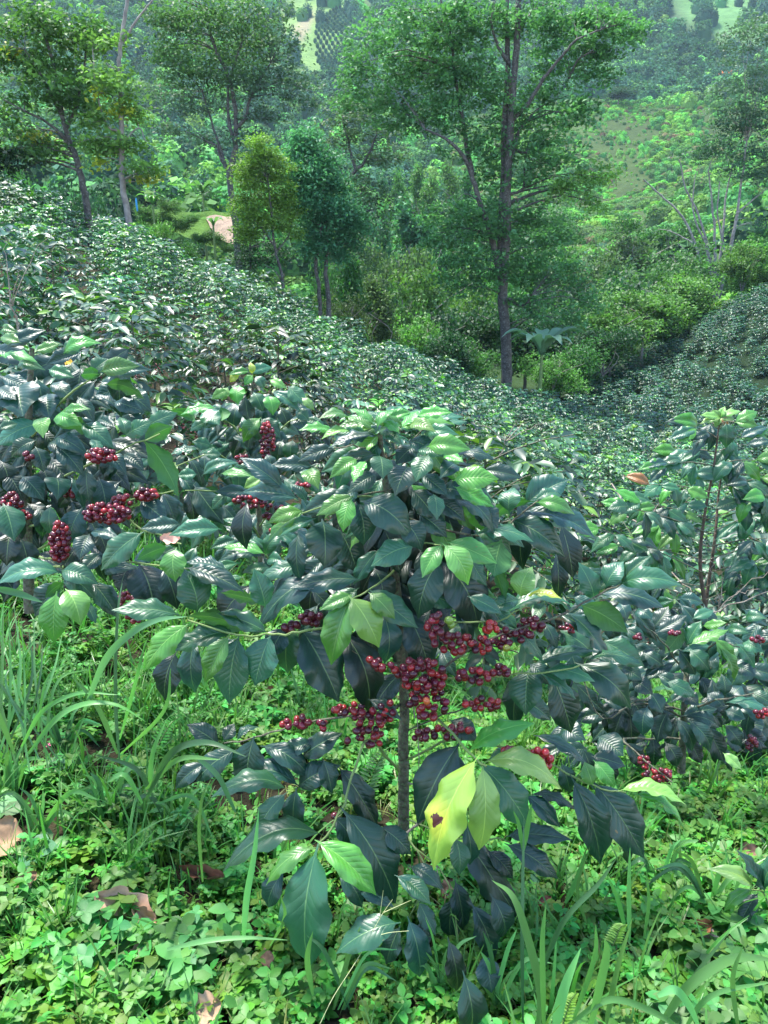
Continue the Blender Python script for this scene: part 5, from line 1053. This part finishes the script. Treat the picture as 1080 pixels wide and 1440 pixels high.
grass_tuft('arching broad grass blades at the bottom right corner', [([(925, 1445), (965, 1390), (1010, 1356), (1050, 1346), (1095, 1352)], 18, (1.12, 1.16), G1), ([(935, 1430), (985, 1362), (1026, 1310)], 7, 1.16, G3), ([(925, 1400), (950, 1392), (972, 1420), (988, 1460)], 13, 1.08, G2), ([(960, 1450), (1000, 1400), (1090, 1380)], 9, 1.12, G1), ([(1040, 1460), (1030, 1380), (1045, 1330)], 8, 1.12, G1)], 2)
grass_tuft('thin upright grass blades in the weeds below the large drooping leaves', [([(885, 1325), (884, 1260), (886, 1192)], 8, 1.4, G2), ([(880, 1310), (868, 1262), (852, 1228)], 7, 1.42, G1), ([(905, 1320), (912, 1270), (909, 1225)], 6, 1.42, G1), ([(825, 1300), (812, 1250), (830, 1190)], 5, 1.45, G1), ([(795, 1270), (812, 1235), (826, 1190)], 8, 1.5, G1), ([(1000, 1200), (1008, 1180), (1012, 1160)], 4, 1.7, G1)], 3)
L_ = [([(-10 + q * 6.5, 1085 - (q % 4) * 9), (x, 960), (y, z)], w * .6, (1.5, 1.62), G2 if q % 4 == 0 else G1 if q % 2 else G3) for q, (x, y, z, w) in enumerate([(28, 20, 850, 7), (3, 5, 845, 8), (44, 40, 880, 6), (15, 12, 855, 6), (70, 88, 890, 6), (-5, -10, 860, 8), (55, 60, 905, 5), (35, 30, 870, 5), (20, 2, 900, 6), (64, 100, 930, 6), (8, 30, 930, 5), (80, 130, 940, 6), (50, 48, 870, 5), (25, 60, 880, 5), (0, -20, 900, 6)])]
grass_tuft('tall upright grass clump at the left edge below the left plant', L_ + [([(30, 1050), (60, 1000), (110, 975), (165, 977)], 6, 1.5, G1), ([(40, 1060), (80, 1010), (120, 990), (165, 992), (205, 1015)], 8, 1.48, G1), ([(-10, 826), (25, 834), (60, 847)], 10, 1.6, G3), ([(20, 1060), (-5, 1000), (-30, 960)], 7, 1.5, G1)], 4)
grass_tuft('long dark grass stem with one blade arching over to the left branch', [([(168, 1070), (163, 1000), (163, 920), (167, 850), (172, 820)], 5, (1.5, 1.6), G3), ([(118, 1000), (148, 928), (185, 890), (222, 872), (263, 867)], 10, (1.5, 1.45), (.11, .27, .11)), ([(168, 1040), (190, 960), (205, 900)], 6, 1.52, G1), ([(165, 1060), (135, 990), (100, 950)], 7, 1.5, G1), ([(170, 1060), (230, 1000), (240, 940)], 6, 1.52, G1)], 5)
grass_tuft('arching teal grass blades lying over the lower left coffee leaves', [([(205, 1125), (240, 1060), (290, 1044), (346, 1064)], 10, (1.42, 1.36), G3), ([(205, 1110), (250, 1068), (310, 1068)], 8, (1.42, 1.38), G1), ([(270, 1060), (305, 1090), (325, 1130), (333, 1145)], 8, 1.4, G3), ([(285, 1240), (280, 1170), (285, 1120), (296, 1098)], 5, 1.38, G1), ([(215, 1120), (190, 1080), (130, 1060)], 7, 1.45, G3), ([(200, 1130), (175, 1090), (150, 1100)], 8, 1.44, G1), ([(220, 1130), (270, 1120), (300, 1180)], 7, 1.4, G3), ([(210, 1120), (215, 1060), (235, 1010)], 7, 1.46, G1)], 6)
grass_tuft('pale grass blades rising in front of the big hanging leaf', [([(342, 1325), (347, 1262), (358, 1200), (364, 1138)], 10, 1.3, G2), ([(235, 1335), (290, 1323), (345, 1319), (405, 1322)], 8, (1.25, 1.28), G2), ([(440, 1400), (432, 1350), (440, 1310)], 10, 1.26, G1), ([(380, 1330), (400, 1290), (395, 1260)], 6, 1.3, G1)], 7)
r = np.random.default_rng(81)
for k, (x, y, nn, lb) in enumerate([(60, 1180, 8, 'small grass tuft in the weeds at the left edge'), (150, 1150, 9, 'grass tuft left of the pale fallen leaf'), (250, 1180, 8, 'low grass tuft beside the lower left coffee leaves'), (620, 1400, 7, 'short grass tuft at the bottom below the stem'), (1000, 1290, 7, 'grass tuft beside the pale fallen leaf at right'), (700, 1420, 8, 'grass tuft at the bottom between the two wide tufts'), (90, 1060, 12, 'leafy grass clump under the left plant'), (230, 1000, 10, 'grass clump in shade left of the fern'), (930, 1250, 6, 'sparse grass tuft among the daisies'), (480, 1420, 5, 'few grass blades at the bottom centre'), (15, 1120, 9, 'grass tuft bending at the left frame edge'), (300, 1000, 8, 'dark grass tuft behind the fern')]):
    D = gpt(x, y).y; bl = []
    for q in range(nn):
        a = r.uniform(-1.1, 1.1); l = r.uniform(60, 150) * 1.3 / D; bl.append(([(x + r.uniform(-12, 12), y), (x + l * .45 * math.sin(a), y - l * .6), (x + l * math.sin(a) * 1.0, y - l * (.9 * math.cos(a)) + abs(a) * 12)], r.uniform(4, 8), D - .03, (G1, G2, G3)[r.integers(3)]))
    grass_tuft(lb, bl, 90 + k, 'small grass tufts in the weeds')
# ferns
def fern(px, py, tx, ty, D, w, label, col=(.12, .30, .05), n=18):
    o = empty('fern', gpt(px, py), label, 'fern', 'fern fronds in the weeds'); B = at(px, py, D); T = at(tx, ty, D - .03); c = curve([B, (B + T) / 2 + Vector((0, 0, .02)), T], 8); V, Q = tubes([(c, np.linspace(.0016, .0006, len(c)))], 4); link('stem', npmesh('stem', V, Q, M_GREEN_TWIG), o)
    ax = unit(np.array(T - B)); view = unit(-np.array(B)); sd = unit(np.cross(ax, view) * .75 + np.array([0, 0, .3])); A = [[], [], [], [], []]
    for i in range(n):
        t = .08 + .9 * i / n; p = c[int(t * (len(c) - 1))]
        for s in (-1, 1):
            d = sd * s + ax * .55; A[0].append(p); A[1].append(d); A[2].append(view + np.array([0, 0, .5])); A[3].append(w * D / F * (1 - t) ** .7 + .004); A[4].append(np.array(col) * RNG.uniform(.8, 1.2))
    V, Fs, C = leaves_np(*[np.array(a) for a in A], asp=.26); f = link('leaflets', npmesh('leaflets', V, Fs, M_HERB, C), o); f['kind'] = 'stuff'
fern(222, 1048, 262, 1004, 1.75, 14, 'short bright fern frond left of the coffee stem'); fern(258, 1035, 312, 994, 1.72, 13, 'longer bright fern frond pointing toward the coffee stem')
fern(512, 1120, 545, 1050, 2.0, 26, 'shaded fern behind the mossy stem', (.05, .15, .06)); fern(790, 1445, 812, 1395, 1.15, 22, 'small yellow-green fern at the bottom edge among grass blades', (.16, .32, .05)); fern(862, 1330, 880, 1300, 1.35, 18, 'small pale fern in the weeds right of the stem')
# single larger weeds
def weed(px, py, size, n, label, col, asp=.7, tilt=.35, group='broad-leaved weeds'):
    g = gpt(px, py); r = np.random.default_rng(int(px * 7 + py)); o = empty('weed', g, label, 'weed', group); s = size * g.y / F
    top = g + Vector((0, 0, s * .5)); V, Q = tubes([([g - Vector((0, 0, .01)), (g + top) / 2, top], [.0016, .0014, .001])], 4); link('stem', npmesh('stem', V, Q, M_GREEN_TWIG), o)
    for k in range(n):
        az = k * 6.283 / n + r.uniform(-.3, .3); d = np.array([math.cos(az), math.sin(az), tilt * r.uniform(.2, 1.2)])
        V, Fs, C = leaves_np(np.array([tuple(top)]), np.array([d]), np.array([[r.normal(0, .15), -.3, 1.]]), np.array([s * r.uniform(.8, 1.15)]), np.array([col]) * r.uniform(.85, 1.2), asp=asp)
        link('leaf', npmesh('leaf', V, Fs, M_HERB, C), o)
for a in [(5, 1160, 38, 4, 'rounded weed leaves at the left edge', (.09, .25, .08), .8), (50, 1215, 46, 5, 'crinkled dock-like weed near the tan fallen leaf', (.06, .17, .07), .75), (75, 1205, 44, 3, 'upright ribbed weed leaf left of the pale fallen leaf', (.10, .22, .06), .5), (178, 1180, 30, 3, 'three-leaved weed in the left weeds', (.08, .26, .06), .8), (225, 1195, 28, 4, 'four-leaved light weed left of centre', (.12, .33, .04), .75),
          (90, 1390, 60, 5, 'large pale weed at the bottom left corner', (.14, .34, .08), .7), (150, 1425, 62, 4, 'broad pale weed leaves at the bottom edge left', (.12, .32, .06), .7), (340, 1400, 46, 4, 'broad weed below the big hanging leaf', (.10, .30, .06), .65), (400, 1425, 48, 5, 'round pale weed at the bottom edge', (.12, .33, .07), .9), (500, 1290, 32, 5, 'nettle-like weed under the coffee branches', (.07, .22, .05), .7),
          (545, 1380, 30, 6, 'paired-leaf weed below the stem', (.08, .25, .05), .6), (600, 1400, 30, 6, 'leafy weed at the bottom centre', (.08, .25, .06), .6), (470, 1330, 26, 6, 'toothed weed beside the big hanging leaf', (.09, .28, .06), .7), (1010, 1420, 48, 5, 'pale lobed weed at the bottom right', (.13, .30, .10), .8), (1060, 1400, 50, 4, 'wide pale weed leaf at the right corner', (.12, .28, .10), .8), (900, 1380, 34, 5, 'soft green weed among the wide blades', (.11, .29, .07), .7),
          (720, 1240, 30, 4, 'round-leaved weed right of the dark hanging leaves', (.09, .26, .08), .9), (760, 1250, 28, 4, 'bluish round weed leaf right of the stem', (.08, .22, .10), .95), (950, 1215, 30, 4, 'round weed leaf near the white daisy', (.07, .22, .09), .9), (80, 1100, 34, 5, 'dark round-leaved weed in the grass', (.05, .16, .06), .9), (980, 1130, 22, 4, 'round weed in the upper right weeds', (.07, .22, .08), .9), (30, 1270, 34, 5, 'leafy weed beside the tan fallen leaf', (.10, .28, .05), .7),
          (1050, 1320, 40, 5, 'broad weed right of the pink fallen leaf', (.08, .24, .10), .8), (820, 1370, 36, 4, 'pale weed behind the wide grass blades', (.12, .30, .08), .8), (280, 1440, 44, 4, 'weed beside the fallen leaf at the bottom', (.11, .32, .06), .8)]:
    weed(*a)
# fallen dead leaves
def dead(px, py, L, W, az, label, col, curl=.25, at3=None, seed=0):
    if at3 is None: L *= .9; W *= .85; col = (col[0] * .85, col[1] * .8, col[2] * .72)
    r = np.random.default_rng(int(px + py)); g = at3 if at3 is not None else gpt(px, py) + Vector((0, -.03, .05)); s = g.length / F * 1.0; V, C = [], []; n, m = 18, 8
    for i in range(n):
        t = i / (n - 1)
        for j in range(m + 1):
            e = j / m * 2 - 1; w = .5 * math.sin(math.pi * (.02 + .96 * t)) ** .75 * (1 + .16 * math.sin(t * 17 + 2 * (e > 0) + px) + .05 * math.sin(t * 41))
            V.append(((t - .5) * L * s, e * w * W * s, s * L * (curl * (e * e) * .6 + .25 * curl * math.sin(t * 5 + px) + .12 * curl * math.sin(9 * t + 4 * e)))); C.append(np.array(col) * (.92 + .14 * r.random()) * (.7 if abs(e) < .1 else 1))
    i = np.arange(n - 1)[:, None] * (m + 1); j = np.arange(m)[None]; Q = np.stack([i + j, i + j + 1, i + m + 2 + j, i + m + 1 + j], -1).reshape(-1, 4)
    nrm = Vector((0, -.55, .9)); M = Matrix.Translation(g) @ nrm.to_track_quat('Z', 'Y').to_matrix().to_4x4() @ Matrix.Rotation(az, 4, 'Z')
    return tag(link('fallen_leaf', npmesh('fallen_leaf', V, Q, M_DEAD, np.array(C)), None, M), label, 'fallen leaf', 'fallen dead leaves')
TAN = (.42, .26, .17)
dead(190, 1298, 92, 52, -.4, 'large pale tan fallen leaf on the weeds at lower left', (.48, .32, .23)); dead(14, 1198, 60, 62, 1.2, 'broad brown fallen leaf at the left edge', (.34, .22, .13)); dead(374, 990, 36, 18, .7, 'curled pinkish brown leaf behind the left branch', TAN, .4); dead(386, 1004, 22, 10, -.3, 'small tan leaf just below the curled brown one', (.40, .28, .15))
dead(295, 1428, 42, 44, .4, 'pale brown fallen leaf at the bottom edge', (.42, .28, .18)); dead(203, 1352, 30, 22, .7, 'small tan fallen leaf under the large pale one', TAN); dead(292, 1240, 66, 18, -.2, 'narrow reddish brown leaf half hidden in the weeds', (.22, .11, .06), .5); dead(985, 1333, 34, 26, -.6, 'pale pink fallen leaf in the right weeds', (.55, .38, .32)); dead(972, 1316, 34, 18, .4, 'orange brown crumpled leaf above the pink one', (.38, .17, .07), .6)
dead(1042, 1208, 34, 20, .1, 'dull brown fallen leaf at the right', (.22, .13, .09)); dead(628, 1262, 30, 24, 1.0, 'dead brown leaf under the hanging dark leaves', (.22, .13, .09)); dead(125, 912, 34, 16, .1, 'shaded brown leaf under the left plant', (.12, .07, .06)); dead(50, 1255, 30, 24, .9, 'torn brown leaf below the broad edge leaf', (.26, .15, .09)); dead(215, 1310, 40, 24, -.6, 'folded end of a tan leaf beside the large pale leaf', (.45, .28, .18), .5)
dead(760, 1280, 24, 10, .5, 'small reddish leaf scrap in the weeds', (.25, .10, .07)); dead(380, 1360, 18, 26, .4, 'brown leaf scrap beside the big hanging leaf', (.24, .15, .10)); dead(1010, 1330, 40, 12, .5, 'long brown leaf strip right of the pink leaf', (.32, .18, .10)); dead(240, 760, 26, 20, .1, 'pinkish dry leaf caught on the leaves of the left plant', (.62, .40, .32), .4, at(240, 760, 1.62)); dead(96, 512, 12, 8, 1.2, 'small yellow leaf on top of the left plant', (.62, .42, .05), .3, at(97, 511, 1.9))
# flowers
def daisy(px, py, size, label, petal=(.75, .75, .72), eye=(.7, .42, .03), n=6):
    g = gpt(px, py); p = at(px, py, g.y * .985); s = size * g.y / F; o = empty('flower', g, label, 'flower', 'small flowers in the weeds'); nrm = Vector((0, -.6, .8)); R = nrm.to_track_quat('Z', 'Y').to_matrix()
    V, Q = tubes([([g - Vector((0, 0, .01)), (g + p) / 2, p], [.0012, .001, .0008])], 4); link('stem', npmesh('stem', V, Q, M_GREEN_TWIG), o)
    V = []; Qs = []
    for k in range(n):
        a = 6.283 * k / n; d = np.array([math.cos(a), math.sin(a), 0]); sd = np.array([-d[1], d[0], 0]); b = len(V)
        V += [d * s * .15, d * s * .35 + sd * s * .17, d * s * .55, d * s * .35 - sd * s * .17]; Qs.append((b, b + 1, b + 2, b + 3))
    link('petals', npmesh('petals', [tuple(p + R @ Vector(v)) for v in V], np.array(Qs), M_PETAL, np.tile(petal, (len(V), 1)), smooth=False), o)
    th = np.arange(8) / 8 * 6.283; V = [(0, 0, s * .16)] + [(math.cos(a) * s * .2, math.sin(a) * s * .2, .0) for a in th]
    link('eye', npmesh('eye', [tuple(p + R @ Vector(v)) for v in V], np.array([(0, k + 1, (k + 1) % 8 + 1) for k in range(8)]), M_PETAL, np.tile(eye, (9, 1))), o)
for a in [(960, 1186, 16, 'white daisy in the upper right weeds'), (850, 1266, 13, 'small white daisy right of the hanging leaves'), (840, 1301, 12, 'white flower below the yellow one'), (1045, 1382, 14, 'white daisy at the lower right')]: daisy(*a)
daisy(842, 1279, 15, 'round yellow flower in the right weeds', (.65, .55, .05)); daisy(1022, 1391, 13, 'yellow flower near the lower right corner', (.7, .5, .04))
for a in [(957, 1172, 7, 'pink bud above the white daisy'), (68, 1048, 8, 'pink flower in the left grass'), (944, 1136, 6, 'tiny pink flower in the far weeds'), (972, 1150, 6, 'tiny pink flower beside the upper pink bud')]: daisy(*a, petal=(.6, .12, .22), eye=(.6, .15, .25), n=5)
# seed stalk and thin dry stems
st = empty('grass_stalk', gpt(420, 1395), 'thin pale seed stalk branching in front of the lower leaves', 'stalk', None); r = np.random.default_rng(5)
for pts in ([(450, 1440, 1.18), (470, 1400, 1.2), (505, 1345, 1.24), (535, 1290, 1.27), (552, 1265, 1.28)], [(520, 1320, 1.26), (545, 1312, 1.25), (575, 1309, 1.24)], [(534, 1294, 1.27), (536, 1275, 1.27), (539, 1252, 1.27)], [(540, 1283, 1.27), (560, 1274, 1.26), (578, 1266, 1.25)]): twig('stalk', st, pts, .0009, .0005, bark_mat('dry_stalk', (.30, .34, .14), (.42, .44, .22), 20) if 'dry_stalk' not in bpy.data.materials else bpy.data.materials['dry_stalk'], sides=4)

# ------------------------------------------------------------------ air
zt = 620.; hz = [(x, y, z) for x in (-1400, 1400) for y in (-30, 1130) for z in (-40, zt)]
me = npmesh('haze', hz, BF0 if 'BF0' in globals() else np.array([(0, 1, 3, 2), (4, 6, 7, 5), (0, 4, 5, 1), (2, 3, 7, 6), (0, 2, 6, 4), (1, 5, 7, 3)]), None, smooth=False, mats=[bpy.data.materials.new('haze')])
hm = me.materials[0]; hm.use_nodes = True; hm.node_tree.nodes.clear(); ho = hm.node_tree.nodes.new('ShaderNodeOutputMaterial'); pv = hm.node_tree.nodes.new('ShaderNodeVolumePrincipled')
pv.inputs['Color'].default_value = (.58, .80, 1.0, 1); pv.inputs['Density'].default_value = .00013; pv.inputs['Anisotropy'].default_value = .2
hm.node_tree.links.new(pv.outputs[0], ho.inputs['Volume'])
tag(link('haze', me), 'thin bluish haze in the valley air', None, None, 'stuff')
